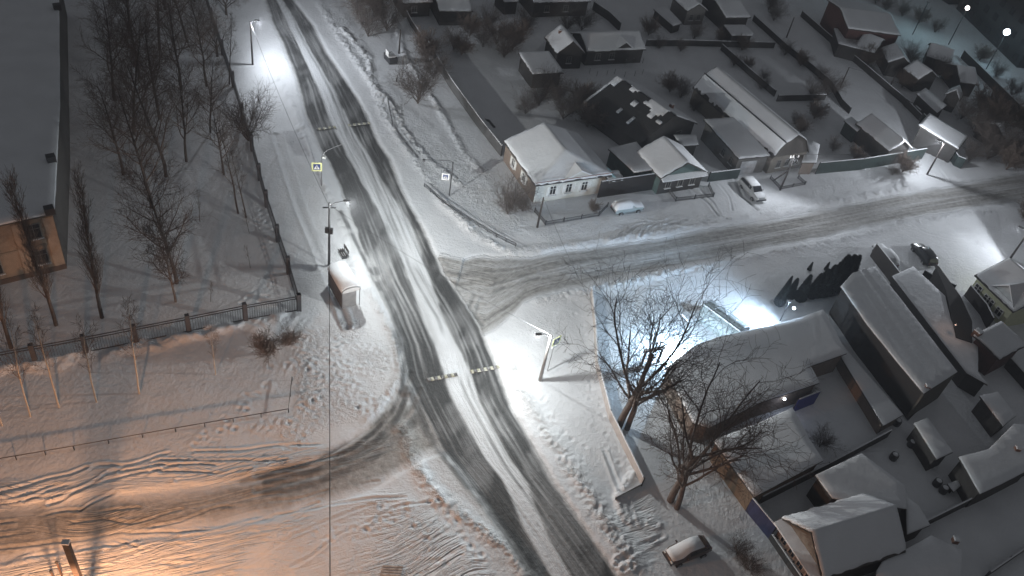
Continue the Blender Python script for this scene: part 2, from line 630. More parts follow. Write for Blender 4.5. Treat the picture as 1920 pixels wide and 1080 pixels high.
ridge([(598, 5), (640, 75), (672, 120), (700, 165), (722, 215), (745, 260), (775, 300), (800, 340), (835, 385), (890, 440), (940, 468)], 0.17, 0.5, 0.35, 81)
ridge([(640, 55), (690, 110), (700, 160), (735, 200), (760, 250), (800, 300), (860, 345)], 0.26, 0.4, 0.35, 82)
ridge([(740, 40), (760, 110), (820, 200), (870, 290), (905, 325)], 0.14, 0.4, 0.4, 83)
ridge([(960, 690), (985, 750), (1020, 810), (1060, 865), (1100, 925), (1140, 990), (1185, 1060)], 0.16, 0.7, 0.3, 84, 0.45)
ridge([(690, 545), (718, 595), (742, 640), (752, 700), (725, 745), (690, 785)], 0.12, 0.45, 0.28, 85, 0.2)
ridge([(753, 803), (775, 870), (800, 905), (830, 940), (880, 980), (925, 1013), (960, 1050), (985, 1085)], 0.12, 0.55, 0.24, 86, 0.6)
ridge([(960, 474), (1043, 465), (1147, 450), (1237, 437), (1310, 424), (1440, 402), (1590, 374), (1717, 352)], 0.10, 0.6, 0.35, 87)
ridge([(1010, 566), (1093, 548), (1147, 535), (1237, 518), (1360, 495), (1440, 478), (1573, 452), (1707, 420), (1850, 398)], 0.14, 0.7, 0.35, 88)
ridge([(500, 120), (545, 190), (570, 260), (600, 330), (640, 420), (668, 500)], 0.16, 0.5, 0.7, 89)
ridge([(1190, 890), (1155, 935), (1170, 975), (1230, 985)], 0.16, 0.4, 0.4, 90)
ridge([(-60, 706), (68, 688), (257, 653), (461, 610), (555, 593)], 0.30, 0.8, 1.2, 91)


TR = np.zeros(X.shape)
for q_ in RTR:
    TR = np.maximum(TR, q_)
MK = np.zeros(X.shape)
AL, AC, RT = np.where(side, X, Y), np.where(side, Y - YB, X - XL), np.where(main, .12, np.where(side, .35, 0.0))


region_of = np.where(main, 1, np.where(side, 2, 0))


def rough(pl, amp, lump, seed, aniso=None, edge=1.5):
    """ruts, clods and trodden snow inside one outline"""
    global Z, TR
    P = gl(pl)
    bx = [p[0] for p in P], [p[1] for p in P]
    i0, i1 = np.searchsorted(xs, min(bx[0]) - 1), np.searchsorted(xs, max(bx[0]) + 1)
    j0, j1 = np.searchsorted(ys, min(bx[1]) - 1), np.searchsorted(ys, max(bx[1]) + 1)
    sl = (slice(j0, j1), slice(i0, i1))
    Xs, Ys = X[sl], Y[sl]
    ins = inpoly(Xs, Ys, P)
    dd = pdist(Xs, Ys, P + P[:1])
    m = np.where(ins, sstep(0, edge, dd), 0)
    if aniso is None:
        n = fbm(Xs / lump, Ys / lump, seed, 2) - .5
        TR[sl] = np.maximum(TR[sl], m * min(1, amp * 5.5) * (.35 + .65 * sstep(.35, .65, fbm(Xs / 4, Ys / 4, seed + 9))))
        Z[sl] += m * amp * n * .35
    else:
        a, b = G(*aniso[0]), G(*aniso[1])
        d = (b - a)[:2] / np.linalg.norm((b - a)[:2])
        wx = Xs + (vn(Xs / 6, Ys / 6, seed + 5) - 0.5) * 2.4
        wy = Ys + (vn(Xs / 6, Ys / 6, seed + 6) - 0.5) * 2.4
        q, t = wx * d[0] + wy * d[1], -wx * d[1] + wy * d[0]
        w_ = m * min(1.0, amp * 6.0) * (.25 + .9 * sstep(.25, .6, vn(Xs / 5, Ys / 5, seed + 8)))
        w_ = w_ * (1 - sstep(0, .25, MK[sl]))
        put = (m > 0.02) & (region_of[sl] != 1) & (region_of[sl] != 2) & (MK[sl] < .25)
        MK[sl] = np.maximum(MK[sl], m)
        k_ = aniso[2] / 9.0
        AL[sl] = np.where(put, q / k_, AL[sl])
        AC[sl] = np.where(put, t, AC[sl])
        RT[sl] = np.where(put, w_, RT[sl])


def track(pl, dep=.10, wd=.22, seed=0):
    """one wheel rut with thrown-up edges"""
    global Z
    P = gl(pl)
    bx = [p[0] for p in P], [p[1] for p in P]
    i0, i1 = np.searchsorted(xs, min(bx[0]) - 2), np.searchsorted(xs, max(bx[0]) + 2)
    j0, j1 = np.searchsorted(ys, min(bx[1]) - 2), np.searchsorted(ys, max(bx[1]) + 2)
    sl = (slice(j0, j1), slice(i0, i1))
    Xs, Ys = X[sl], Y[sl]
    d = pdist(Xs + (vn(Xs / 3, Ys / 3, seed) - .5) * .9, Ys + (vn(Xs / 3, Ys / 3, seed + 1) - .5) * .9, P)
    k = sstep(.2, .5, vn(Xs / 2.2, Ys / 2.2, seed + 2))
    Z[sl] += k * dep * (-np.exp(-(d / wd) ** 2) + .9 * np.exp(-((d - wd * 2.1) / (wd * .7)) ** 2))


# ruts at the bottom, both sides of the track
rut_dir = ((0, 950), (600, 850), 10)
rough([(-60, 905), (180, 875), (330, 842), (640, 832), (700, 800), (690, 850), (560, 900), (300, 930), (-60, 975)], 0.17, 0.26, 101, rut_dir)
rough([(-60, 1070), (300, 1005), (480, 970), (650, 935), (760, 900), (860, 1000), (960, 1090), (960, 1150), (-60, 1150)], 0.13, 0.25, 103, ((0, 1075), (600, 930), 8))
rough([(-60, 1060), (240, 1010), (420, 1000), (450, 1100), (-60, 1130)], 0.11, 0.25, 104, ((200, 1010), (330, 1080), 5))
rough([(480, 990), (740, 905), (860, 1000), (880, 1100), (480, 1100)], 0.06, 0.35, 105)
rough([(-60, 960), (300, 935), (620, 860), (720, 800), (760, 850), (480, 970), (-60, 1055)], 0.08, 0.25, 106, ((0, 1000), (620, 900), 14))
for k_, pl in enumerate(([(-40, 948), (80, 925), (150, 897), (175, 878), (235, 866), (330, 854), (450, 849), (560, 842), (640, 834)], [(-40, 958), (100, 930), (160, 908), (205, 884), (262, 869), (380, 865), (540, 860)],
                         [(40, 940), (130, 914), (190, 891), (220, 878), (300, 873), (400, 877), (520, 868)], [(-40, 930), (60, 913), (130, 893), (165, 880)], [(90, 950), (150, 928), (200, 902), (245, 890), (330, 884)],
                         [(225, 888), (320, 889), (420, 892), (470, 880)], [(150, 958), (210, 925), (260, 895), (330, 877)], [(330, 905), (420, 898), (540, 880), (640, 850)], [(-40, 985), (120, 962), (260, 945)], [(-40, 1010), (160, 985), (330, 960)],
                         [(-40, 1040), (170, 1006), (300, 984), (420, 954), (560, 930), (700, 905)], [(200, 1030), (400, 1000), (520, 966), (640, 944), (760, 930)], [(240, 1000), (330, 1003), (470, 985), (600, 940)], [(300, 1060), (420, 1040), (540, 1000), (640, 960)],
                         [(-40, 1070), (100, 1040), (260, 1010)], [(120, 1080), (240, 1045), (330, 1010)], [(420, 1080), (500, 1040), (600, 985), (700, 950)], [(330, 1020), (400, 1035), (420, 1060)], [(180, 1000), (260, 1030), (300, 1060)], [(550, 1060), (640, 1000), (740, 955), (800, 945)])):
    track(pl, .10 if k_ < 8 else .07, .12, 300 + k_ * 3)
for k_, pl in enumerate(([(1632, 165), (1690, 226), (1742, 288), (1775, 340)], [(1645, 160), (1703, 220), (1756, 282), (1795, 335)], [(1300, 345), (1335, 380), (1352, 402)], [(1345, 345), (1362, 372), (1372, 398)], [(1150, 448), (1190, 428), (1250, 420), (1300, 422)],
                         [(1170, 436), (1215, 418), (1240, 428), (1290, 414)], [(1200, 445), (1215, 425), (1260, 412), (1330, 420)], [(1380, 420), (1350, 408), (1330, 412)], [(1190, 412), (1260, 420), (1350, 419), (1400, 412)], [(1640, 400), (1740, 440), (1830, 455)], [(1655, 396), (1760, 436), (1850, 448)],
                         [(1235, 1000), (1180, 1030), (1150, 1050)], [(1240, 1040), (1190, 1062), (1165, 1075)], [(1230, 1015), (1185, 1040), (1155, 1062)], [(1500, 745), (1560, 790), (1640, 800)], [(1620, 850), (1700, 850), (1760, 890)], [(1110, 800), (1150, 880), (1190, 985)])):
    track(pl, .09, .15, 500 + k_ * 3)
# trodden snow round the shelter and the pavement corner
rough([(545, 600), (680, 590), (745, 650), (745, 710), (690, 790), (560, 850), (420, 800), (545, 770)], 0.17, 0.42, 107)
rough([(490, 240), (560, 240), (640, 400), (700, 540), (735, 640), (650, 650), (560, 600), (520, 430)], 0.10, 0.40, 108)
rough([(440, 600), (560, 592), (600, 700), (545, 700), (545, 620)], 0.14, 0.4, 118)
# kicked-up snow on the far verge
rough([(590, 0), (640, 0), (720, 130), (770, 200), (930, 320), (960, 440), (880, 450), (790, 350), (740, 270), (690, 170)], 0.20, 0.55, 109)
rough([(700, 250), (800, 230), (930, 330), (1000, 420), (960, 455), (880, 450), (800, 340)], 0.16, 0.35, 119)
rough([(960, 430), (1150, 400), (1420, 385), (1560, 330), (1700, 335), (1590, 378), (1310, 428), (1043, 470)], 0.16, 0.5, 110)
rough([(1140, 420), (1290, 410), (1300, 430), (1150, 455)], 0.16, 0.5, 111, ((1170, 450), (1200, 425), 5))
rough([(1190, 540), (1280, 505), (1420, 475), (1560, 450), (1640, 450), (1500, 560), (1400, 600), (1240, 640), (1180, 660)], 0.20, 0.45, 112)
rough([(1560, 445), (1760, 405), (1880, 385), (1880, 480), (1750, 450), (1640, 470)], 0.10, 0.5, 113)
rough([(1110, 560), (1200, 560), (1200, 680), (1140, 760), (1120, 690)], 0.12, 0.4, 114)
rough([(1150, 930), (1240, 920), (1245, 1040), (1180, 1060), (1140, 980)], 0.09, 0.4, 115, ((1150, 1060), (1240, 1020), 5))
rough([(1180, 800), (1260, 820), (1360, 900), (1420, 1000), (1260, 960)], 0.10, 0.4, 116)
rough([(940, 620), (1080, 560), (1105, 700), (1190, 900), (1100, 900), (1000, 780)], 0.05, 0.5, 117)
# wheel tracks turning into the side street and the bottom track
for pl, dp in (([(905, 610), (890, 588), (905, 560), (940, 540), (1010, 520)], .07), ([(893, 596), (880, 575), (893, 550), (930, 530), (1000, 510)], .07),
               ([(770, 700), (750, 745), (700, 800), (600, 860), (480, 890)], .08), ([(785, 730), (765, 775), (710, 830), (600, 890), (480, 920)], .08),
               ([(560, 250), (590, 320), (620, 410), (655, 500)], .05), ([(515, 255), (545, 350), (560, 395), (600, 490), (650, 617)], .14),
               ([(522, 255), (552, 350), (567, 395), (607, 490), (655, 612)], .10),
               ([(1290, 350), (1330, 385), (1345, 405)], .1), ([(1375, 330), (1390, 370), (1420, 395)], .08)):
    d = pdist(X, Y, gl(pl))
    k = np.exp(-(d / 0.22) ** 2)
    Z = Z - dp * k + dp * 0.7 * np.exp(-((d - 0.5) / 0.18) ** 2)
    if dp in (.07, .08):
        asph = np.maximum(asph, 0.5 * k * sstep(0.3, 0.6, vn(X / 1.5, Y / 1.5, 5)))
# wheel arcs on the road that swing towards the bottom track
for k_, (pl, wd, am) in enumerate((([(640, 400), (690, 500), (722, 560), (748, 620), (757, 680), (752, 730), (735, 770), (700, 810), (660, 840), (610, 862), (540, 884), (460, 905)], .30, .85),
                    ([(690, 470), (735, 570), (760, 640), (768, 700), (762, 750), (742, 785), (705, 825), (655, 857), (590, 885), (500, 905)], .34, .8),
                    ([(800, 740), (775, 790), (740, 828), (700, 858), (650, 884), (590, 905), (500, 925)], .45, .65),
                    ([(740, 600), (757, 680), (770, 740), (795, 800), (835, 860), (885, 920), (950, 1000), (1010, 1090)], .5, .75),
                    ([(750, 610), (768, 690), (792, 755), (832, 828), (882, 894), (940, 968), (1010, 1060)], .28, .7),
                    ([(715, 520), (748, 590), (775, 660), (800, 730), (845, 815), (900, 890)], .22, .6),
                    ([(800, 690), (785, 740), (760, 780), (715, 830), (650, 870)], .25, .55))):
    d = pdist(X + (vn(X / 4, Y / 4, 400 + k_) - .5) * .5, Y, gl(pl))
    asph = np.maximum(asph, am * np.exp(-(d / wd) ** 4) * (.45 + .55 * sstep(.25, .6, vn(X / 1.2, Y / 1.2, 55 + k_))))
    grime = np.maximum(grime, .5 * np.exp(-(d / (wd * 3)) ** 2))
# footprints: trails of dimples
rr = random.Random(3)
trails = [([(420, 800), (520, 700), (600, 660), (650, 650)], 50), ([(600, 680), (660, 690), (720, 700)], 40), ([(560, 660), (640, 740), (680, 780)], 40), ([(360, 830), (480, 800), (540, 790)], 26),
          ([(560, 610), (570, 700), (600, 780)], 50), ([(490, 400), (500, 470), (515, 540)], 40), ([(1085, 600), (1120, 760), (1180, 880)], 20), ([(860, 300), (950, 380), (980, 440)], 40),
          ([(740, 250), (850, 330), (930, 400)], 50), ([(940, 720), (1020, 760), (1100, 860)], 24), ([(620, 640), (700, 660), (740, 690)], 40), ([(640, 700), (700, 760)], 40), ([(500, 560), (470, 560), (450, 570)], 20),
          ([(585, 620), (590, 760), (560, 840)], 60), ([(640, 640), (610, 720), (540, 800)], 60), ([(700, 1000), (800, 930), (860, 1000), (900, 1070)], 50), ([(600, 1020), (760, 960), (830, 1060)], 50)]
xmin, dx = -92.0, 0.2
for pl, n in trails:
    P = np.array(gl(pl))[:, :2]
    seg = np.linspace(0, len(P) - 1.001, n)
    for q in seg:
        i = int(q)
        c = P[i] + (P[i + 1] - P[i]) * (q - i) + np.array([rr.gauss(0, .5), rr.gauss(0, .5)])
        i0 = np.searchsorted(xs, c[0])
        j0 = np.searchsorted(ys, c[1])
        sl = (slice(max(0, j0 - 4), j0 + 5), slice(max(0, i0 - 4), i0 + 5))
        e = ((X[sl] - c[0]) ** 2 + (Y[sl] - c[1]) ** 2)
        Z[sl] -= 0.055 * np.exp(-e / 0.03) - 0.02 * np.exp(-((np.sqrt(e) - 0.42) / 0.15) ** 2)

asph = np.clip(asph, 0, 1)
grime = np.clip(grime, 0, 1)
ny, nx = X.shape
fc = lambda a: a[:-1, :-1] | (a[1:, 1:] & a[:-1, 1:])
region = np.zeros((ny - 1, nx - 1), int)
region[fc(branch)] = 3
region[fc(side)] = 2
region[fc(main)] = 1
CO = np.stack([X, Y, Z], -1).reshape(-1, 3).astype(np.float32)
idx = np.arange(ny * nx).reshape(ny, nx)
Q = np.stack([idx[:-1, :-1], idx[:-1, 1:], idx[1:, 1:], idx[1:, :-1]], -1)
for code, nm in ((0, "ground"), (1, "main_road"), (2, "side_street"), (3, "yard_track")):
    q = Q[region == code]
    used = np.unique(q)
    remap = np.zeros(ny * nx, np.int32)
    remap[used] = np.arange(len(used))
    q = remap[q]
    me = bpy.data.meshes.new(nm)
    me.vertices.add(len(used))
    me.vertices.foreach_set("co", CO[used].ravel())
    me.loops.add(q.size)
    me.loops.foreach_set("vertex_index", q.ravel().astype(np.int32))
    me.polygons.add(len(q))
    me.polygons.foreach_set("loop_start", np.arange(0, q.size, 4, dtype=np.int32))
    me.polygons.foreach_set("loop_total", np.full(len(q), 4, np.int32))
    me.polygons.foreach_set("use_smooth", np.ones(len(q), bool))
    for an, av in (("asph", asph), ("grime", grime), ("trodden", TR), ("along", AL), ("across", AC), ("rut", RT)):
        at = me.attributes.new(an, 'FLOAT', 'POINT')
        at.data.foreach_set("value", av.reshape(-1)[used].astype(np.float32))
    me.materials.append(GSNOW)
    me.update()
    me.validate()
    ob = bpy.data.objects.new(nm, me)
    COL.objects.link(ob)
    ob["kind"] = "structure"


# ------------------------------------------------------------------ houses
def win(root, wallp, u, n, w, h, fm=None, pm=None, shutters=None, cross=True):
    """one window: frame part with its pane; wallp is the centre of its sill"""
    u, n, p = np.array(u, float), np.array(n, float), np.array(wallp, float)
    z = np.array([0, 0, 1.0])
    f = MB()
    t = 0.10
    for c, s in ((p + z * 0, (w + 2 * t, .07, t)), (p + z * (h + t), (w + 2 * t, .07, t))):
        f.box(c + n * 0.04, s, u)
    for sx in (-1, 1):
        f.box(p + u * sx * (w + t) / 2 + z * t + n * 0.04, (t, .07, h), u)
    if cross:
        f.box(p + z * t + n * 0.035, (0.06, .05, h), u)
        f.box(p + z * (t + h * 0.66) + n * 0.035, (w, .045, 0.05), u)
    fo = f.build("window", fm or M_TRIM, root)
    fo["_o"] = list(root.location)
    g = MB().quad(*[p + u * a * w / 2 + z * (t + b * h) + n * 0.012 for a, b in ((-1, 0), (1, 0), (1, 1), (-1, 1))])
    g.build("pane", pm or M_GLASS, fo)
    sl = MB().box(p - z * 0.06 + n * 0.1, (w + 0.36, .2, .055), u)
    sl.build("sill", SNOW, fo)
    if shutters:
        for sx in (-1, 1):
            s = MB().box(p + u * sx * (w * 0.75 + t + 0.05) + z * t * 0.5 + n * 0.04, (w * 0.5, .05, h + t), u)
            s.build("shutter", shutters, fo)
    return fo


def house(name, label, A, B, C, h, kind='gable_front', rise=2.0, cat="house", wall=W_DARK, roofm=M_ROOFBOARD, gable=None, o=0.35, snow=0.2, hole=None,
          wins=(), chim=None, door=None, group=None, seed=1, frontwall=None, fm=None, shut=None, ext=0.0):
    a, b, c = G(*A, h), G(*B, h), G(*C, h)
    ex = (b - a) / np.linalg.norm(b - a)
    Wd = np.linalg.norm((b - a)[:2])
    ey = np.array([-ex[1], ex[0], 0])
    if np.dot(c - a, ey) < 0:
        ey = -ey
    D = abs(np.dot(c - a, ey)) + ext

    def zf(x, y):
        if kind == 'gable_front':
            return h + rise * (1 - np.abs(2 * x / Wd - 1))
        if kind == 'gable_side':
            return h + rise * (1 - np.abs(2 * y / D - 1))
        if kind == 'hip':
            k = rise / (min(Wd, D) / 2)
            return h + np.minimum(np.minimum(x, Wd - x), np.minimum(y, D - y)) * k
        if kind == 'halfhip':
            k = rise / (Wd / 2)
            return h + np.minimum(np.minimum(x, Wd - x) * k, y * k * 1.5)
        if kind == 'gambrel':
            d = np.minimum(x, Wd - x) / (Wd / 2)
            return h + rise * np.where(d < 0.42, d / 0.42 * 0.66, 0.66 + (d - 0.42) / 0.58 * 0.34)
        if kind == 'shed':
            return h + rise * y / D
        return h + 0 * x

    def P(x, y, z):
        q = a + ex * x + ey * y
        return np.array([q[0], q[1], z])

    root = empty(name, P(Wd / 2, D / 2, 0), label, cat, group)
    r = np.random.default_rng(seed)

    def lines(n_, extra):
        k = max(2, int(math.ceil(n_ / 0.45)))
        g = list(np.linspace(0, n_, k + 1)) + list(extra)
        return np.array(sorted(set(np.round(g, 4))))
    ex_x = {'gable_front': [Wd / 2], 'halfhip': [Wd / 2], 'hip': [Wd / 2], 'gambrel': [Wd * .21, Wd / 2, Wd * .79]}.get(kind, [])
    ex_y = {'gable_side': [D / 2], 'hip': [D / 2]}.get(kind, [])
    gx, gy = lines(Wd, ex_x), lines(D, ex_y)
    XX, YY = np.meshgrid(gx, gy)
    ZZ = zf(XX, YY)
    nxx, nyy = len(gx), len(gy)
    ID = np.arange(nxx * nyy).reshape(nyy, nxx)

    def sheet(zt, zb, keep, jit=0.0, name_="", m=None, par=None, smooth=False):
        ins_x = np.clip(np.minimum(XX, Wd - XX), 0, 1)
        ins_y = np.clip(np.minimum(YY, D - YY), 0, 1)
        Xj, Yj = XX.copy(), YY.copy()
        if jit:
            ed = (np.minimum(ins_x, ins_y) < 1e-6)
            Xj = Xj + np.where(ins_x < 1e-6, np.sign(Wd / 2 - XX) * (r.random(XX.shape) * jit + 0.01), 0)
            Yj = Yj + np.where(ins_y < 1e-6, np.sign(D / 2 - YY) * (r.random(XX.shape) * jit + 0.01), 0)
            zt = zt - np.where(ed, 0.07, 0)
        T = [P(x_, y_, z_) for x_, y_, z_ in zip(Xj.ravel(), Yj.ravel(), zt.ravel())]
        Bt = [P(x_, y_, z_) for x_, y_, z_ in zip(Xj.ravel(), Yj.ravel(), zb.ravel())]
        nT = len(T)
        F, edges = [], {}
        for j in range(nyy - 1):
            for i in range(nxx - 1):
                if not keep[j, i]:
                    continue
                q = (ID[j, i], ID[j, i + 1], ID[j + 1, i + 1], ID[j + 1, i])
                F.append(q)
                F.append(tuple(k + nT for k in q[::-1]))
                for k in range(4):
                    e = (q[k], q[(k + 1) % 4])
                    key = (min(e), max(e))
                    edges[key] = None if key in edges else e
        for e in edges.values():
            if e:
                F.append((e[1], e[0], e[0] + nT, e[1] + nT))
        mb = MB()
        mb.add(T + Bt, F)
        return mb.build(name_, m, par, smooth)

    allk = np.ones((nyy - 1, nxx - 1), bool)
    rf = sheet(ZZ, ZZ - 0.13, allk, 0, "roof", roofm, root)
    rf["_o"] = list(root.location)
    if snow:
        keep = allk.copy()
        if hole is not None:
            xc, yc = (gx[:-1] + gx[1:]) / 2, (gy[:-1] + gy[1:]) / 2
            for j in range(nyy - 1):
                for i in range(nxx - 1):
                    if hole(xc[i] / Wd, yc[j] / D):
                        keep[j, i] = False
        zs = ZZ + snow * (0.85 + 0.3 * fbm(XX / 2.2 + seed, YY / 2.2, seed))
        sheet(zs, ZZ + 0.004, keep, 0.17, "snow_cover", SNOW, rf, True)
    # walls
    mb, gb = MB(), MB()
    fw = MB()
    x0, x1, y0, y1 = o, Wd - o, o, D - o

    def side_pts(s):
        if s == 'front':
            return [(x, y0) for x in gx if x0 < x < x1], (x0, y0), (x1, y0)
        if s == 'right':
            return [(x1, y) for y in gy if y0 < y < y1], (x1, y0), (x1, y1)
        if s == 'back':
            return [(x, y1) for x in gx[::-1] if x0 < x < x1], (x1, y1), (x0, y1)
        return [(x0, y) for y in gy[::-1] if y0 < y < y1], (x0, y1), (x0, y0)
    for s in ('front', 'right', 'back', 'left'):
        mid, p0, p1 = side_pts(s)
        pts = [p0] + mid + [p1]
        tgt = fw if (s == 'front' and frontwall) else mb
        for q0, q1 in zip(pts[:-1], pts[1:]):
            t0, t1 = float(zf(q0[0], q0[1])) - .12, float(zf(q1[0], q1[1])) - .12
            s0, s1 = min(t0, h - .05), min(t1, h - .05)
            tgt.quad(P(*q0, 0), P(*q1, 0), P(*q1, s1), P(*q0, s0))
            if max(t0 - s0, t1 - s1) > 0.02:
                (gb if gable else tgt).quad(P(*q0, s0), P(*q1, s1), P(*q1, t1), P(*q0, t0))
    mb.build("wall", wall, root)
    if frontwall:
        fw.build("front_wall", frontwall, root)
    if gable and gb.v:
        gb.build("gable", gable, root)
    sides = {'front': (P(x0, y0, 0), ex, -ey, x1 - x0), 'left': (P(x0, y1, 0), -ey, -ex, y1 - y0), 'right': (P(x1, y0, 0), ey, ex, y1 - y0), 'back': (P(x1, y1, 0), -ex, ey, x1 - x0)}
    for wdef in wins:
        s, fr, z, w, hh = wdef[:5]
        p0, u, n, ln = sides[s]
        win(root, p0 + u * ln * fr + np.array([0, 0, z]), u, n, w, hh, fm, None, shut)
    if door:
        s, fr, w, hh, dm = door
        p0, u, n, ln = sides[s]
        c = p0 + u * ln * fr + n * 0.03
        d = MB().box(c, (w, .06, hh), u).build("door", dm, root)
        d["_o"] = list(root.location)
        MB().box(c + u * w * 0.38 + n * 0.05 + np.array([0, 0, 1.0]), (.06, .06, .18), u).build("handle", M_METAL, d)
    for cdef in (chim or ()):
        cx_, cy_, ch = cdef[:3]
        x_, y_ = cx_ * Wd, cy_ * D
        zt = float(zf(x_, y_))
        cs = cdef[3] if len(cdef) > 3 else 0.55
        co = MB().box(P(x_, y_, zt - 0.3), (cs, cs, ch + .3), ex).build("chimney", M_BRICK, rf)
        MB().box(P(x_, y_, zt + ch + 0.002), (cs + .05, cs + .05, .12), ex, taper=.8).build("snow_cap", SNOW, rf)
    return root, P, zf, Wd, D, ex, ey


def polyhouse(name, label, px, h, cat="house", wall=W_DARK, snow=0.15, group=None, wins=(), slope=None, chim=None):
    """a low building whose roof outline was surveyed corner by corner"""
    pts = [G(x, y, h) for x, y in px]
    cen = np.mean(pts, axis=0)
    area = sum(p[0] * q[1] - q[0] * p[1] for p, q in zip(pts, pts[1:] + pts[:1]))
    if area < 0:
        pts = pts[::-1]
    root = empty(name, (cen[0], cen[1], 0), label, cat, group)

    def tz(p):
        return 0.0 if slope is None else slope * np.dot((p - cen)[:2], sd)
    if slope is not None:
        e = pts[1] - pts[0]
        sd = np.array([-e[1], e[0]]) / np.linalg.norm(e[:2])
    k = len(pts)

    def inset(d):
        out = []
        for i in range(k):
            p, a, b = pts[i], pts[i - 1], pts[(i + 1) % k]
            e1 = (p - a)[:2] / np.linalg.norm((p - a)[:2])
            e2 = (b - p)[:2] / np.linalg.norm((b - p)[:2])
            n1, n2 = np.array([-e1[1], e1[0]]), np.array([-e2[1], e2[0]])
            q = n1 + n2
            q = q / max(0.5, 1 + np.dot(n1, n2))
            out.append(np.array([p[0] + q[0] * d, p[1] + q[1] * d, h + tz(p)]))
        return out
    top = inset(0)
    r = MB()
    r.slab([p - np.array([0, 0, .14]) for p in top], (0, 0, 1), .14)
    rf = r.build("roof", M_ROOFBOARD, root)
    rf["_o"] = list(root.location)
    # snow: subdivided cap with soft uneven rim
    rings = [inset(0.02), inset(0.03), inset(0.14)]
    hts = [0.004, snow * .55, snow]
    bm = bmesh.new()
    vs = [[bm.verts.new(p + np.array([0, 0, z])) for p in rg] for rg, z in zip(rings, hts)]
    for i in range(2):
        for j in range(k):
            bm.faces.new((vs[i][j], vs[i][(j + 1) % k], vs[i + 1][(j + 1) % k], vs[i + 1][j]))
    cap = bm.faces.new(vs[2])
    bmesh.ops.triangulate(bm, faces=[cap])
    for _ in range(4):
        long = [e for e in bm.edges if e.calc_length() > 1.2]
        if not long:
            break
        bmesh.ops.subdivide_edges(bm, edges=long, cuts=1, use_grid_fill=False)
        bmesh.ops.triangulate(bm, faces=[f for f in bm.faces if len(f.verts) > 4])
    for v in bm.verts:
        v.co.z += 0.04 * float(fbm(np.array([v.co.x / 1.7]), np.array([v.co.y / 1.7]), 3)[0]) if v.co.z > h + tz(np.array(v.co)) + 0.1 else 0
        v.co.x += 0.05 * (float(vn(np.array([v.co.x * 1.3]), np.array([v.co.y * 1.3]), 4)[0]) - .5)
    bmesh.ops.recalc_face_normals(bm, faces=bm.faces)
    me = bpy.data.meshes.new("snow_cover")
    loc = Vector(root.location)
    for v in bm.verts:
        v.co -= loc
    bm.to_mesh(me)
    bm.free()
    me.materials.append(SNOW)
    me.polygons.foreach_set("use_smooth", [True] * len(me.polygons))
    so = bpy.data.objects.new("snow_cover", me)
    COL.objects.link(so)
    so.parent = rf
    w = MB()
    wp = inset(0.25)
    for j in range(k):
        a, b = wp[j], wp[(j + 1) % k]
        w.quad((a[0], a[1], 0), (b[0], b[1], 0), b - np.array([0, 0, .14]), a - np.array([0, 0, .14]))
    w.build("wall", wall, root)
    for (j, fr, z, ww, hh) in wins:
        a, b = wp[j], wp[(j + 1) % k]
        u = (b - a) / np.linalg.norm((b - a)[:2])
        u[2] = 0
        n = np.array([u[1], -u[0], 0])
        p = a + (b - a) * fr
        win(root, (p[0], p[1], z), u, n, ww, hh)
    for c in (chim or ()):
        p = G(c[0], c[1], h)
        MB().box((p[0], p[1], h - .1), (.5, .5, c[2] + .1)).build("chimney", M_BRICK, rf)
        MB().box((p[0], p[1], h + c[2] + .002), (.55, .55, .12), taper=.8).build("snow_cap", SNOW, rf)
    return root


def pediment(root, P, x0, x1, y, z, rise, wallm, n_off=0.02):
    """a small gable standing on the eave, with its own snow"""
    t = MB().slab([P(x0, y, z), P(x1, y, z), P((x0 + x1) / 2, y, z + rise)], P(0, 1, 0) - P(0, 0, 0), 1.6)
    t = t.build("dormer", wallm, root)
    t["_o"] = list(root.location)
    s = MB()
    for a, b in ((x0, (x0 + x1) / 2), (x1, (x0 + x1) / 2)):
        d = 0.25 if a == x0 else -0.25
        s.slab([P(a - d, y - .25, z - .1), P(b, y - .25, z + rise + .1), P(b, y + 2.2, z + rise + .1), P(a - d, y + 2.2, z - .1)], (0, 0, 1), .16)
    s.build("dormer_snow", SNOW, t)


# street front, from the corner outwards
h1 = house("house", "white fronted house with three shuttered windows behind a low picket fence", (1004, 349), (1148, 329), (937, 265), 3.2, 'halfhip', 2.3,
           wall=W_BROWN, frontwall=W_WHITE, shut=M_WHITE, fm=M_WHITE, gable=None, seed=2,
           wins=(('front', .24, 1.1, .8, 1.3), ('front', .46, 1.1, .8, 1.3), ('front', .68, 1.1, .8, 1.3), ('left', .3, 1.1, .8, 1.2), ('left', .65, 1.1, .8, 1.2)))
pediment(h1[0], h1[1], h1[3] * .36, h1[3] * .78, .25, 3.25, 1.15, W_WHITE)
MB().tube([h1[1](-.02, -.05, 3.7), h1[1](h1[3] + .02, -.05, 3.7)], .05, 6).build("eave_pipe", mat("rusty_pipe", (.2, .07, .05)), h1[0])
house("porch", "low entrance porch with a snowy canopy at the end of the white fronted house", (1142, 343), (1172, 338), (1131, 327), 2.6, 'shed', .4, cat="porch", wall=W_BROWN, seed=3, snow=.15, o=.2)
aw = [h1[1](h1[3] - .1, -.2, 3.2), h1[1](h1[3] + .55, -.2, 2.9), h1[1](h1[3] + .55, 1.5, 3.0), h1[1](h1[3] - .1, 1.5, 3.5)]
MB().slab(aw, (0, 0, 1), .05).build("cyan_lit_awning", mat("cyan_light_sheet", (.48, .75, .80), .4), h1[0])  # sheet added for the cyan-lit eave corner; that light is its colour
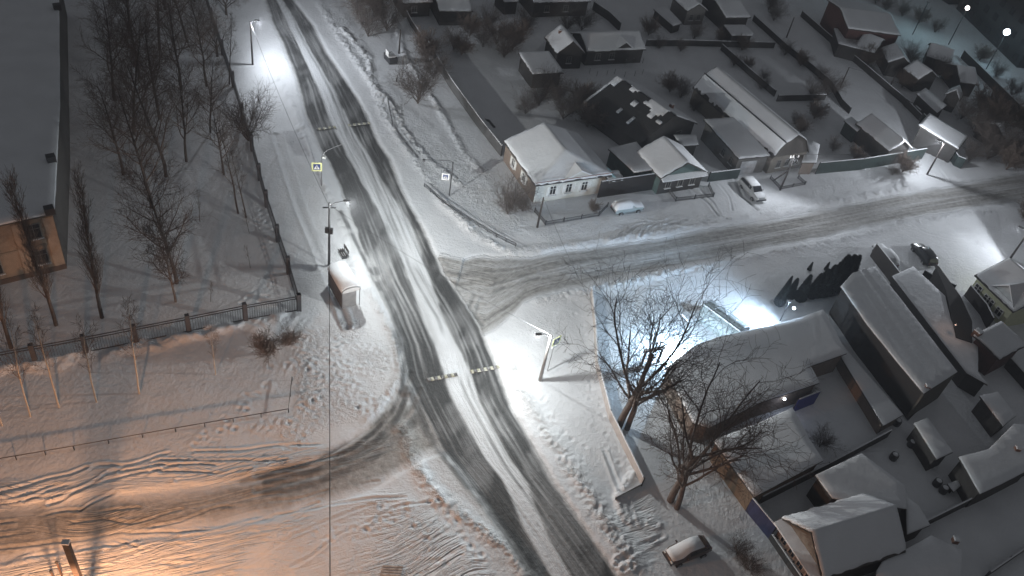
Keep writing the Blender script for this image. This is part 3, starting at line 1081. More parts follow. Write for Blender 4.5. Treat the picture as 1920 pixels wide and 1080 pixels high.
h2 = house("house", "small grey green house with a boarded gable facing the street", (1238, 336), (1327, 323), (1186, 285), 3.0, 'gable_front', 2.1, wall=W_TEAL, gable=W_TEAL, frontwall=W_DARK,
           wins=(('front', .22, 1.0, .7, 1.3), ('front', .5, 1.0, .7, 1.3), ('front', .78, 1.0, .7, 1.3)), seed=4)
MB().slab([h2[1](.2, -.5, 2.75), h2[1](h2[3] - .2, -.5, 2.75), h2[1](h2[3] - .2, .34, 3.05), h2[1](.2, .34, 3.05)], (0, 0, 1), .15).build("gable_ledge", SNOW, h2[0])
polyhouse("annex", "flat roofed grey green annex joined to the small gabled house", [(1140, 279), (1193, 266), (1236, 318), (1189, 324)], 2.9, cat="annex", wall=W_TEAL)
polyhouse("shed", "little snowy lean-to behind the small gabled house", [(1262, 253), (1305, 253), (1310, 272), (1279, 274)], 2.6, cat="shed", wall=W_DARK)


def dark_hole(fx, fy):
    if fx > .55:
        return False
    return vn(np.array([fx * 6.0]), np.array([fy * 9.0]), 77)[0] < .90 and not (fx > .40 and .12 < fy < .42 and vn(np.array([fx * 12]), np.array([fy * 12]), 4)[0] > .35) and not fy > .97 and not (fx > .30 and vn(np.array([fx * 9.0]), np.array([fy * 14.0]), 15)[0] > .74)


h3 = house("house", "house with a bare dark roof slope that has shed its snow", (1200, 270), (1308, 232), (1123, 183), 2.8, 'gable_front', 3.0, wall=W_DARK, roofm=M_ROOFDARK, hole=dark_hole,
           wins=(('front', .72, 1.0, 1.0, 1.2),), chim=((.8, .3, .8),), seed=5)
g4 = house("garage", "long flat roofed garage with a pale roller door behind the white estate car", (1385, 299), (1447, 293), (1306, 228), 3.2, 'shed', .25, cat="garage", wall=W_GREY,
           wins=(('left', .62, 1.2, .8, 1.0), ('left', .85, 1.2, .8, 1.0)), seed=6)
_, P4, _, W4, D4, e4, n4 = g4
MB().box(P4(W4 * .42, .32, .05), (2.7, .06, 2.4), e4).build("roller_door", plank("pale_roller", (.42, .43, .45), .15, 2), g4[0])
l5 = house("house", "long house with a tall gambrel roof and a brown gable facing the street", (1449, 297), (1517, 285), (1309, 163), 3.0, 'gambrel', 3.4, wall=W_BEIGE, gable=mat("gable_boards", (.10, .09, .083), .9, .01, 8), o=.2,
           wins=(('front', .25, 1.0, .7, 1.1), ('front', .5, 1.0, .7, 1.1), ('front', .75, 1.0, .7, 1.1)), seed=7, snow=.16)
_, P5, z5, W5, D5, e5, n5 = l5
MB().tube([P5(W5 * .21, .02, float(z5(W5 * .21, 0)) + .2), P5(W5 * .21, D5, float(z5(W5 * .21, 0)) + .2)], .09, 5).build("roof_edge", M_DARKMETAL, l5[0])
polyhouse("shed", "small brown shed tucked against the gambrel roofed house", [(1503, 305), (1531, 305), (1537, 272), (1524, 265), (1513, 270)], 2.4, cat="shed", wall=W_BROWN)
polyhouse("shed", "tiny snowy shed beside the green yard fence", [(1582, 226), (1596, 219), (1620, 239), (1607, 247)], 2.5, cat="shed", wall=F_GREEN)
h8 = house("house", "gabled house at the mouth of the lit alley", (1668, 285), (1711, 279), (1612, 231), 3.0, 'gable_front', 1.6, wall=W_DARK, seed=8)
h11 = house("house", "house whose snowy eave is lit by the alley lamp", (1797, 281), (1815, 258), (1738, 222), 3.0, 'shed', 1.0, wall=W_DARK, seed=9)
polyhouse("shed", "low snowy shed behind the lit alley house", [(1718, 176), (1735, 165), (1775, 198), (1757, 212)], 2.6, cat="shed")
# second row, behind the street
house("house", "gabled back row house with a dark pointed front", (1043, 102), (1098, 101), (1011, 70), 3.0, 'gable_front', 2.2, seed=10, chim=((.35, .7, .6, .4),), wins=(('front', .5, 1.2, .7, 1.0),))
l12 = house("house", "long low back row house with a wide snowy roof", (1100, 98), (1212, 93), (1063, 62), 2.8, 'gable_side', 1.6, seed=11, wins=(('front', .2, 1.1, .8, 1.0), ('front', .45, 1.1, .8, 1.0)))
pediment(l12[0], l12[1], l12[3] * .48, l12[3] * .78, .3, 2.9, 1.2, W_DARK)
house("shed", "square snowy shed beside the pointed back row house", (998, 140), (1057, 137), (974, 103), 2.8, 'shed', .3, cat="shed", seed=12)
house("house", "farthest house on the road side of the gardens with a jutting wing", (823, 22), (888, 22), (797, -14), 2.8, 'gable_side', 1.6, seed=13)
house("house", "low dark house under the trees by the main road", (755, 7), (812, 5), (733, -24), 2.8, 'gable_side', 1.5, seed=14, wins=(('front', .4, 1.0, .8, 1.0),))
house("house", "wide dark fronted house at the top of the gardens", (1000, 6), (1108, 3), (972, -30), 3.0, 'gable_side', 1.8, seed=15, wins=(('front', .25, 1.1, .8, 1.0), ('front', .6, 1.1, .8, 1.0)))
house("shed", "dark shed beside the wide dark fronted house", (946, 5), (975, 3), (925, -16), 2.6, 'shed', .3, cat="shed", seed=16)
house("house", "grey house with two windows beside a long low shed", (1288, 22), (1328, 21), (1263, -6), 3.0, 'gable_front', 1.4, wall=W_GREY, seed=17, wins=(('front', .3, 1.1, .7, 1.0), ('front', .7, 1.1, .7, 1.0)))
polyhouse("shed", "long low snowy shed in front of the grey house", [(1225, 17), (1250, 13), (1279, 44), (1262, 49)], 1.8, cat="shed")
house("house", "snowy roofed house next to a round garden arch", (1361, 34), (1408, 33), (1340, -8), 3.0, 'gable_side', 1.2, seed=18)
polyhouse("shed", "small shed with a rounded snow cap at the garden corner", [(1357, 47), (1396, 47), (1413, 62), (1411, 67), (1372, 67)], 2.5, cat="shed")
house("house", "large dark red brick house with a broad white roof", (1590, 54), (1690, 67), (1569, 2), 5.0, 'gable_side', 1.2, wall=W_RED, seed=19)
polyhouse("shed", "flat snowy lean-to below the red brick house", [(1563, 53), (1592, 58), (1640, 100), (1572, 82)], 2.8, cat="shed")
for i, (A, B, C, lb) in enumerate((((1665, 118), (1712, 126), (1655, 92), "far house with a ragged snowy roof below the red brick house"), ((1735, 105), (1782, 120), (1725, 78), "far house with a dark triangular gable near the apartment road"),
                                   ((1722, 150), (1760, 146), (1705, 128), "small far house behind the walkers' lane poles"), ((1800, 155), (1835, 160), (1780, 120), "far house with an open snowy yard by the apartment road"),
                                   ((1640, 100), (1662, 78), (1620, 70), "narrow far shed next to the broad white roof"), ((1888, 268), (1925, 262), (1862, 225), "house half hidden by the dark garden trees"), ((1770, 178), (1800, 190), (1748, 158), "low garden house with a notched roof"))):
    house("house", lb, A, B, C, 2.8, ('gable_front', 'gable_side')[i % 2], 1.5, seed=20 + i)

# right hand block, south of the street
polyhouse("house", "large snow roofed house beside the floodlit yard", [(1248, 690), (1300, 648), (1340, 634), (1440, 613), (1500, 598), (1542, 583), (1562, 618), (1587, 664), (1520, 687), (1537, 718), (1430, 752), (1330, 800), (1300, 790)], 3.2, wall=W_BROWN, slope=.02,
          snow=.15)
polyhouse("annex", "brown walled annex under the bare spreading tree", [(1337, 824), (1415, 931), (1543, 865), (1518, 826), (1485, 765), (1430, 790)], 3.0, cat="annex", wall=mat("umber_boards", (.15, .105, .07), .9, .02, 6), snow=.15, slope=.02)
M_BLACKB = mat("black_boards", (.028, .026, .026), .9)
B1P = [(1576, 537), (1598, 512), (1641, 500), (1795, 698), (1732, 739), (1684, 682), (1626, 610)]
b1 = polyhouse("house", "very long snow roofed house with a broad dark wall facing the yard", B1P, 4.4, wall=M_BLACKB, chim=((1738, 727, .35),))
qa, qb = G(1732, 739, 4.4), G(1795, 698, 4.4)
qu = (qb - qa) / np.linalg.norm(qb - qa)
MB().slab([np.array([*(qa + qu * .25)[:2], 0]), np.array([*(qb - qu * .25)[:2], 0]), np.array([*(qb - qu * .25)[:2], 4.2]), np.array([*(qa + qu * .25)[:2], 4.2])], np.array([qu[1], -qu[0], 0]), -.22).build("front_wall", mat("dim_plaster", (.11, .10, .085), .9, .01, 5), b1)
polyhouse("house", "snow roofed house in the dark gap next to the long roof", [(1672, 518), (1712, 500), (1772, 556), (1783, 600), (1800, 632), (1834, 640), (1834, 698), (1852, 722), (1812, 700)], 2.6, wall=W_DARK)
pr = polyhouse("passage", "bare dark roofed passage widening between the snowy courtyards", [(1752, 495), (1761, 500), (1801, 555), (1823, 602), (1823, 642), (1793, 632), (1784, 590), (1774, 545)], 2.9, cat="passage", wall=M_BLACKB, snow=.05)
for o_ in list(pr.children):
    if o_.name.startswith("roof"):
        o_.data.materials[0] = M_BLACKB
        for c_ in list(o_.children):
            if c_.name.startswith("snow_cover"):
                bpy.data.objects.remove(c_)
b3 = house("house", "pale yellow house whose long wall is lit by the street lamp", (1827, 516), (1900, 586), (1893, 482), 3.2, 'gable_side', 2.4, wall=W_YELLOW, gable=None, seed=31, fm=M_WHITE,
           wins=(('front', .14, .9, 1.0, 1.4), ('front', .42, 1.0, .9, 1.1), ('front', .52, 1.0, .9, 1.1), ('front', .78, 1.0, .9, 1.0)))
pediment(b3[0], b3[1], b3[3] * .35, b3[3] * .92, .5, 3.3, 1.9, mat("pale_siding", (.40, .42, .43)))
house("house", "red walled house with a broad snowy roof at the end of the lane", (1874, 675), (1925, 648), (1841, 624), 3.4, 'shed', .4, wall=W_RED, seed=32, chim=((.1, .98, .6, .8),))
d1 = house("house", "big gabled house with carved brown shutters and a wide snowy roof", (1462, 971), (1541, 1088), (1593, 897), 3.3, 'gable_front', 2.5, wall=W_DARK, gable=mat("carved_gable", (.20, .17, .14), .85, .02, 9), frontwall=mat("brown_boards", (.17, .11, .085), .85, .02, 8), fm=mat("shutter_brown", (.26, .16, .12)), shut=mat("shutter_brown", (.26, .16, .12)),
           wins=(('front', .18, 1.0, .7, 1.3), ('front', .4, 1.0, .7, 1.3), ('front', .62, 1.0, .7, 1.3), ('front', .85, 1.0, .7, 1.3)), seed=33, snow=.25)
MB().slab([d1[1](.2, -.75, 3.1), d1[1](d1[3] - .2, -.75, 3.1), d1[1](d1[3] - .2, .34, 3.4), d1[1](.2, .34, 3.4)], (0, 0, 1), .16).build("gable_ledge", SNOW, d1[0])
polyhouse("annex", "square snowy annex behind the big gabled house", [(1528, 891), (1615, 850), (1697, 912), (1700, 955), (1560, 935)], 3.3, cat="annex")
polyhouse("annex", "low end annex of the big gabled house", [(1697, 930), (1722, 948), (1744, 985), (1700, 1003)], 2.6, cat="annex")
polyhouse("house", "lower house with a rounded snowy roof next to the shared fence", [(1640, 1090), (1643, 1070), (1653, 1053), (1745, 1004), (1803, 1032), (1800, 1120), (1640, 1140)], 3.0, wall=W_DARK, chim=((1790, 1015, .4),))
polyhouse("house", "snow roofed house with a sharp corner above the barrel yard", [(1797, 857), (1837, 927), (1878, 908), (1940, 876), (1960, 800), (1900, 795), (1852, 843)], 3.0, wall=W_DARK, chim=((1905, 845, .5),))
polyhouse("shed", "small oblong shed in the shadowed courtyard", [(1713, 794), (1738, 783), (1787, 848), (1756, 862)], 2.6, cat="shed", wall=W_DARK)
polyhouse("well_house", "little square well house next to two barrels", [(1776, 907), (1796, 900), (1801, 912), (1788, 923)], 1.0, cat="well house", wall=W_DARK, snow=.12)
polyhouse("shed", "snowy shed leaning against the lane fence", [(1836, 742), (1870, 735), (1905, 780), (1880, 800)], 2.6, cat="shed", wall=W_DARK)

# the school on the park side
SCH = [(-160, 458), (103, 400), (113, 200), (111, -60), (-260, -60)]
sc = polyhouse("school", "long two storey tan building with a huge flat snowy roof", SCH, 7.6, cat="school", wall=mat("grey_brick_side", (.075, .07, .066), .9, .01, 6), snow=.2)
sa, sb_ = G(*SCH[0], 7.6), G(*SCH[1], 7.6)
su = (sb_ - sa) / np.linalg.norm(sb_ - sa)
sn_ = np.array([su[1], -su[0], 0])
sw = np.linalg.norm(sb_ - sa)
PS = lambda d, off, z: np.array([*(sb_ - su * d + sn_ * (off - .25))[:2], z])
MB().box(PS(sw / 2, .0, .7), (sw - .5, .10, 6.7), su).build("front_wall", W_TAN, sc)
MB().box(PS(sw / 2, .09, 0), (sw - .4, .12, .8), su).build("plinth", mat("plinth", (.10, .07, .055)), sc)
MB().box(PS(sw / 2, .08, 3.8), (sw - .4, .08, .25), su).build("cornice", mat("cornice", (.2, .16, .12)), sc)
for d_ in (.75, 3.6, 9.0):
    MB().box(PS(d_, .085, .82), (1.0, .08, 6.4), su).build("pilaster", mat("pilaster", (.28, .22, .17)), sc)
for d_ in (2.3, 6.6, 8.0, 10.6):
    for z_ in (1.5, 4.9):
        win(sc, PS(d_, 0.055, z_), su, sn_, 1.25, 1.7)
for fx, fy in ((94, 400), (97, 303), (108, 18)):
    p_ = G(fx, fy, 7.7)
    MB().box(p_, (.9, .8, .8), su).build("roof_vent", M_DARKMETAL, sc)
# dark apartment blocks far off
for i, (p, q, fl, lb) in enumerate((((1792, 18), (1905, 128), 9, "tall dark apartment block beyond the lamplit road"), ((1700, -42), (1778, 10), 5, "lower dark apartment block next to the tall one"))):
    a, b = G(*p), G(*q)
    u = (b - a) / np.linalg.norm(b - a)
    n = np.array([u[1], -u[0], 0])
    if n[1] > 0:
        n = -n
    ln = np.linalg.norm(b - a)
    root = empty("apartment_block", (a + b) / 2 - n * 6, lb, "apartment block")
    MB().box((a + b) / 2 - n * 6, (ln, 12, fl * 3), u).build("wall", mat("panel_wall", (.035, .037, .04), .9, .01, 4), root)
    MB().box((a + b) / 2 - n * 6 + np.array([0, 0, fl * 3 + .002]), (ln + .3, 12.3, .3), u).build("roof", SNOW, root)
    k = int(ln / 3.4)
    for f_ in range(min(fl, 6)):
        for c in range(k):
            p_ = a + u * (c + .5) * ln / k + n * 0.0 + np.array([0, 0, f_ * 3 + .9])
            MB().box(p_ + n * .02, (1.5, .06, 1.4), u).build("window", M_GLASS, root)


# ------------------------------------------------------------------ fences
def panel_fence(name, label, px, h, m, cat="fence", snowcap=True, th=0.05):
    pts = gl(px)
    root = empty(name, np.mean(pts, axis=0), label, cat)
    pm = MB()
    cap = MB()
    for a, b in zip(pts[:-1], pts[1:]):
        u = b - a
        ln = np.linalg.norm(u)
        pm.box((a + b) / 2, (ln, th, h), u)
        if snowcap:
            cap.box((a + b) / 2 + np.array([0, 0, h + .002]), (ln - .05, th + .07, .09), u, taper=.97)
        k = max(1, int(ln / 2.6))
        for i in range(k + 1):
            p = a + u * i / k
            uu = u / ln
            q = p + np.array([-uu[1], uu[0], 0]) * (th / 2 + .05)
            MB().box(q, (.09, .08, h + .06), u).build("post", M_DARKMETAL, root)
    pm.build("fence_panel", m, root)
    if snowcap:
        cap.build("snow_cap", SNOW, root)
    return root


panel_fence("fence", "tall dark board fence along the far side of the very long roof", [(1630, 482), (1690, 560), (1760, 650), (1800, 706)], 2.4, F_BLACK)
panel_fence("fence", "short dark fence branching from the bare dark passage", [(1724, 524), (1744, 536), (1782, 552)], 1.6, F_BLACK)
panel_fence("fence", "dark fence running from the bare dark passage to the red walled house", [(1806, 556), (1836, 592), (1848, 618)], 2.0, F_BLACK)
panel_fence("fence", "pale sheet fence enclosing the yard on the main road corner", [(1106, 552), (1113, 620), (1116, 690), (1140, 785), (1201, 912)], 1.3, F_PALE)
panel_fence("fence", "short end of the pale sheet fence turning back to the pavement", [(1201, 912), (1152, 938)], .5, F_PALE)
panel_fence("fence", "dark board fence between the white fronted house and the grey green one", [(1120, 373), (1248, 353)], 2.9, F_BLACK)
panel_fence("fence", "green sheet fence between the grey green house and the garage", [(1326, 343), (1382, 336)], 1.8, F_TEALSHEET)
panel_fence("fence", "dark green sheet fence along the street beyond the gambrel house", [(1528, 328), (1610, 320), (1727, 300)], 2.2, F_GREEN)
panel_fence("fence", "teal sheet fence lit by the alley lamp", [(1722, 232), (1750, 258), (1768, 283), (1786, 312), (1800, 318)], 2.0, F_TEALSHEET)
panel_fence("fence", "grey fence along the empty garden beside the main road verge", [(800, 95), (845, 170), (895, 240), (938, 295)], 1.9, F_GREY)
panel_fence("fence", "garden fence leading up from the gardens to the low dark house", [(800, 95), (770, 50), (752, 15)], 1.35, F_DARK)
panel_fence("fence", "dark fence across the back gardens", [(1210, 88), (1290, 88), (1360, 90), (1450, 92)], 1.35, F_DARK)
panel_fence("fence", "dark fence running down between two gardens behind the gambrel house", [(1350, 95), (1400, 140), (1450, 183)], 1.35, F_DARK)
panel_fence("fence", "short dark fence closing the garden behind the gambrel house", [(1455, 192), (1545, 190)], 1.35, F_DARK)
panel_fence("fence", "fence down the middle of the far gardens", [(1410, 40), (1470, 95), (1520, 135), (1555, 165), (1575, 200), (1590, 215)], 1.35, F_DARK)
panel_fence("fence", "dark fence below the long low back house", [(1110, 20), (1140, 40), (1160, 60)], 1.8, F_DARK)
panel_fence("fence", "dark fence along the lane up to the red brick house", [(1500, 32), (1560, 85), (1620, 135), (1690, 195), (1722, 228)], 1.35, F_DARK)
panel_fence("fence", "dark fence behind the far gardens near the apartment road", [(1800, 110), (1860, 170), (1915, 225)], 1.8, F_DARK)
panel_fence("fence", "dark green fence beside the tiny snowy shed", [(1588, 240), (1640, 285), (1665, 303)], 2.0, F_GREEN)
panel_fence("fence", "dark boundary fence between the annex yard and the big gabled house", [(1420, 948), (1545, 885), (1662, 822)], 1.5, F_DARK)
panel_fence("fence", "dark shared fence in front of the lower rounded house", [(1605, 1050), (1720, 995), (1840, 935), (1925, 890)], 1.5, F_DARK)
panel_fence("fence", "thin fence along the empty plot in the far corner", [(1845, 1085), (1925, 1030)], 1.2, F_DARK)
panel_fence("gate", "dark blue sheet gate beside the bare spreading tree", [(1396, 958), (1440, 1012)], 2.2, F_BLUE, cat="gate")
panel_fence("fence", "low fence in front of the carved shutters", [(1440, 1012), (1500, 1100)], 1.0, F_DARK)
polyhouse("lean_to", "long low lean-to between the snowy yard and the dark courtyard", [(1569, 631), (1592, 662), (1694, 778), (1656, 799), (1578, 672)], 2.0, cat="lean-to", wall=W_BROWN, snow=.1)
cy = MB().slab([q + np.array([0, 0, .30]) for q in gl([(1552, 592), (1600, 560), (1742, 750), (1700, 792)])][::-1], (0, 0, 1), .03).build("courtyard", mat("dark_courtyard", (.035, .033, .032), .9, .03, 3, .4))  # flat dark sheet laid over the snow beside the very long house
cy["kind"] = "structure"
panel_fence("fence", "dark fence at the lane end near the red walled house", [(1880, 690), (1925, 740)], 1.8, F_DARK)
panel_fence("blue_screen", "blue screen hanging under the small white lamp of the snow roofed house", [(1484, 775), (1524, 759)], 2.3, mat("blue_tarpaulin", (.03, .035, .24), .5), cat="screen")
for i, (p, q) in enumerate((((1693, 200), (1702, 207)), ((1709, 213), (1719, 222)))):
    panel_fence("gate", ("narrow" if i == 0 else "wider") + " dark gate in the snowy bank along the alley", [p, q], 1.6, F_DARK, cat="gate")


def picket(name, label, px, h, closed=False):
    pts = gl(px)
    root = empty(name, np.mean(pts, axis=0), label, "fence")
    rail, pk = MB(), MB()
    for a, b in zip(pts[:-1], pts[1:]):
        u = b - a
        ln = np.linalg.norm(u)
        for z in (h * .35, h * .85):
            rail.box((a + b) / 2 + np.array([0, 0, z]), (ln, .04, .06), u)
        for i in range(int(ln / .16)):
            pk.box(a + u * (i + .5) * .16 / ln + np.array([0, 0, .1]), (.07, .02, h - .1), u)
        k = max(1, int(ln / 2.2))
        for i in range(k + 1):
            MB().box(a + u * i / k, (.12, .12, h + .12), u).build("post", M_DARKMETAL, root)
    rail.build("rail", M_DARKMETAL, root)
    pk.build("pickets", F_GREY, root)
    return root


picket("picket_fence", "low grey picket fence round the white fronted house's front garden", [(1002, 400), (1022, 424), (1122, 407), (1138, 390)], .8)
picket("picket_fence", "low picket enclosure in front of the grey green house", [(1250, 358), (1266, 379), (1336, 371), (1327, 352)], .8)
picket("picket_fence", "low picket enclosure beside the braced utility pole", [(1443, 337), (1462, 357), (1508, 348), (1495, 336)], .7)


def bar_fence(name, label, px, h=2.3, inter=()):
    """metal bars between square dark posts on a low plinth"""
    pts = gl(px)
    root = empty(name, np.mean(pts, axis=0), label, "fence")
    for i, p in enumerate(pts):
        u = pts[min(i + 1, len(pts) - 1)] - pts[max(i - 1, 0)]
        MB().box(p, (.42, .42, h + .35), u).build("post", mat("dark_post", (.05, .048, .052), .8, .01, 6), root)
    for a, b in zip(pts[:-1], pts[1:]):
        u = b - a
        ln = np.linalg.norm(u)
        m = MB()
        for z in (.28, h - .35, h - .05):
            m.box((a + b) / 2 + np.array([0, 0, z]), (ln - .42, .07, .09), u)
        k = int(ln / .24)
        for i in range(1, k):
            m.box(a + u * i / k + np.array([0, 0, .37]), (.028, .028, h - .72), u)
        m.build("fence_panel", M_DARKMETAL, root)
    return root


bar_fence("metal_fence", "long metal bar fence with square dark posts facing the birches", [(-125, 718), (-30, 700), (68, 682), (163, 664), (257, 645), (355, 625), (461, 603), (561, 585)])
bar_fence("metal_fence", "metal bar fence running beside the main road pavement up the park edge", [(561, 585), (541, 515), (521, 455), (500, 390), (487, 340), (473, 285), (455, 225), (438, 165), (418, 105), (398, 45), (380, -15)])


def pipe_rail(name, label, px, h, step, r=.045, two=False):
    pts = gl(px)
    root = empty(name, np.mean(pts, axis=0), label, "railing")
    m = MB()
    for z in ([h, h * .55] if two else [h]):
        m.tube([p + np.array([0, 0, z]) for p in pts], r, 6)
    m.build("rail", M_DARKMETAL, root)
    for a, b in zip(pts[:-1], pts[1:]):
        ln = np.linalg.norm(b - a)
        k = max(1, int(round(ln / step)))
        for i in range(k + 1):
            p = a + (b - a) * i / k
            MB().tube([p, p + np.array([0, 0, h])], r, 5).build("post", M_DARKMETAL, root)
    return root


pipe_rail("pipe_railing", "low pipe railing between the birches and the rutted track", [(-80, 884), (140, 846), (330, 812), (541, 776), (548, 716)], .75, 2.5)
pipe_rail("pipe_railing", "two bar pipe railing half buried beside the corner verge", [(726, 190), (736, 240)], .8, 1.5, two=True)
pipe_rail("pipe_railing", "long two bar railing curving round the verge towards the bare shrubs", [(795, 353), (830, 384), (880, 418), (930, 448), (966, 466)], .8, 1.6, .05, two=True)
pipe_rail("pipe_railing", "pair of snowy rails beside the far ditch", [(742, 248), (762, 275), (783, 300)], .7, 1.6, two=True)


# ------------------------------------------------------------------ lamps and poles
M_LENS = emit("lamp_lens", (0.9, 0.96, 1.0), 25)
M_WARM = emit("warm_lens", (1.0, 0.62, 0.25), 25)


def light(name, p, power, col, parent, r=.12, batwing=True, face=None, back=1.0, cut=(-.55, .35), bat=None):
    l = bpy.data.lights.new(name, 'POINT')
    l.energy = power
    l.color = col
    l.shadow_soft_size = r
    o = bpy.data.objects.new(name, l)
    COL.objects.link(o)
    o.parent = parent
    o.location = tuple(np.array(p) - np.array(parent.location))
    if face is not None:
        o.rotation_euler = (0, 0, math.atan2(face[1], face[0]))
    if batwing:
        # road luminaire: more light along the ground than straight down, little behind the pole, none upward
        l.use_nodes = True
        t = l.node_tree
        K = t.links.new
        em = t.nodes["Emission"]
        tc = t.nodes.new("ShaderNodeTexCoord")
        sp = t.nodes.new("ShaderNodeSeparateXYZ")
        K(tc.outputs["Normal"], sp.inputs[0])

        def mth(op, a, b):
            n = t.nodes.new("ShaderNodeMath")
            n.operation = op
            for k_, v in enumerate((a, b)):
                if isinstance(v, (int, float)):
                    n.inputs[k_].default_value = v
                else:
                    K(v, n.inputs[k_])
            return n.outputs[0]
        dn = mth('POWER', mth('MAXIMUM', mth('MULTIPLY', sp.outputs[2], -1.0), 0.20), -(BAT if bat is None else bat))
        mr = t.nodes.new("ShaderNodeMapRange")
        mr.interpolation_type = 'SMOOTHSTEP'
        mr.inputs[1].default_value, mr.inputs[2].default_value = cut
        mr.inputs[3].default_value, mr.inputs[4].default_value = back, 1.0
        K(sp.outputs[0], mr.inputs[0])
        up = t.nodes.new("ShaderNodeMapRange")
        up.inputs[1].default_value, up.inputs[2].default_value = -.02, .12
        up.inputs[3].default_value, up.inputs[4].default_value = 1.0, 0.04
        K(sp.outputs[2], up.inputs[0])
        K(mth('MULTIPLY', mth('MULTIPLY', dn, mr.outputs[0]), up.outputs[0]), em.inputs["Strength"])
    return o


BAT = 1.15


def pole_lamp(name, label, base, h, arm, power, col, polem=M_CONC, r=.13, cat="street lamp", head=True, boxes=False, insul=False, back=.3, cut=(-.55, .35), face=None):
    b = G(*base)
    root = empty(name, b, label, cat)
    top = b + np.array([0, 0, h])
    MB().tube([b, b + np.array([0, 0, h * .5]), top], [r * 1.25, r, r * .75], 8).build("pole", polem, root, True)
    if arm is not None:
        a = np.array([arm[0], arm[1], 0.0])
        n = a / np.linalg.norm(a)
        tip = top + a + np.array([0, 0, .25])
        MB().tube([top - np.array([0, 0, .5]), top - np.array([0, 0, .02]) + a * .35, tip], .04, 6).build("arm", M_METAL, root)
        hd = MB().box(tip + n * .25 - np.array([0, 0, .02]), (.75, .28, .12), n, taper=.8).build("lamp_head", M_METAL, root)
        hd["_o"] = list(root.location)
        MB().box(tip + n * .25 - np.array([0, 0, .04]), (.5, .2, .018), n).build("lens", M_LENS, hd)
        light("lamp_light", tip + n * .25 - np.array([0, 0, .14]), power, col, root, face=n if face is None else face, back=back, cut=cut)
    if boxes:
        for s in (-.25, .25):
            MB().box(b + np.array([s, -.1, h * .55]), (.35, .3, .7)).build("junction_box", M_DARKMETAL, root)
        MB().box(top - np.array([0, 0, .7]), (1.4, .1, .1), (1, .3, 0)).build("crossarm", M_DARKMETAL, root)
    if insul:
        MB().box(top - np.array([0, 0, .6]), (1.5, .1, .1), (1, .4, 0)).build("crossarm", M_CONC, root)
        for s in (-.6, -.2, .2, .6):
            MB().tube([top + np.array([s, s * .4, -.5]), top + np.array([s, s * .4, -.25])], .05, 6).build("insulator", M_CONC, root)
    return root, top


COOL = (0.89, 0.94, 1.0)
WHITE = (0.96, 1.0, 0.985)
rdir = (G(740, 300) - G(613, 300))
rdir = rdir / np.linalg.norm(rdir)
rv = (rdir * 1.6)[:2]
L1 = pole_lamp("street_lamp", "street lamp throwing the brightest pool of light at the far end of the road", (474, 123), 7.0, rv * .45, 4300, COOL, M_WOODPOLE, back=.10)
L2 = pole_lamp("street_lamp", "street lamp with junction boxes beside the bus shelter", (617, 500), tall((617, 500), (637, 380)), rv, 5600, WHITE, M_DARKMETAL, boxes=True, back=.09)
L3 = pole_lamp("street_lamp", "snow crusted street lamp by the pale yard fence", (1012, 715), tall((1012, 715), (1040, 630)), -rv * .7, 3700, WHITE, M_CONC, .16, back=.5)
L4 = pole_lamp("street_lamp", "street lamp at the mouth of the snowy alley", (1737, 329), tall((1737, 329), (1768, 268)), (-.6, .15), 1900, COOL, M_WOODPOLE, back=.55)
bd_ = (G(1831, 378) - G(1893, 486))
bf = np.array([-bd_[1], bd_[0]])
L5_ = pole_lamp("street_lamp", "street lamp above the pale yellow house", (1893, 486), tall((1893, 486), (1920, 432)), (-.7, .5), 1500, COOL, M_WOODPOLE, back=.10, cut=(-.03, .16), face=bf)


def flood(name, label, top, h, power, col, polem=M_DARKMETAL, batw=False):
    t = G(top[0], top[1], h)
    root = empty(name, (t[0], t[1], 0), label, "floodlight")
    MB().tube([(t[0], t[1], 0), t], .06, 6).build("pole", polem, root)
    hd = MB().ball(t + np.array([0, 0, .1]), .22, 8, 6).build("lamp_head", M_METAL, root, True)
    light("flood_light", t - np.array([0, 0, .2]), power, col, root, batwing=True, r=.4, face=(G(1310, 640) - G(1480, 595))[:2], back=.02, cut=(-.2, .75))
    return root


flood("floodlight", "small yard floodlight on a thin pole before the row of thujas", (1480, 566), 3.3, 3900, (.58, .78, 1.0))
tw = G(1283, 655, 2.3)
wl = empty("wall_lamp", tw, "lamp behind the snow roofed house throwing white light over the yard", "wall lamp")
MB().box(tw, (.3, .2, .2)).build("lamp_body", M_METAL, wl)
light("wall_light", tw + np.array([-.6, .6, 0]), 6200, (.56, .79, 1.0), wl, batwing=False)
tw = G(1489, 578, 2.9)
wl = empty("wall_lamp", tw, "round lamp at the corner of the floodlit snow roof", "wall lamp")
MB().ball(tw, .2).build("lamp_globe", emit("globe", (.9, .95, 1), 6), wl)
tw = G(1471, 748, 2.2)
wl = empty("wall_lamp", tw, "small white lamp glowing over the blue screen", "wall lamp")
MB().ball(tw, .16).build("lamp_globe", emit("gate_globe", (.85, .92, 1), 9), wl)
light("wall_light", tw + np.array([.2, -1.0, .1]), 30, (.6, .72, 1.0), wl, batwing=False)
tw = G(1790, 612, 3.9)
wl = empty("wall_lamp", tw, "warm lamp lighting the snowy roof edge in the courtyard", "wall lamp")
MB().box(tw, (.2, .2, .25)).build("lamp_body", M_METAL, wl)
light("wall_light", tw + np.array([0, 0, .5]), 26, (1.0, .62, .45), wl, batwing=False)
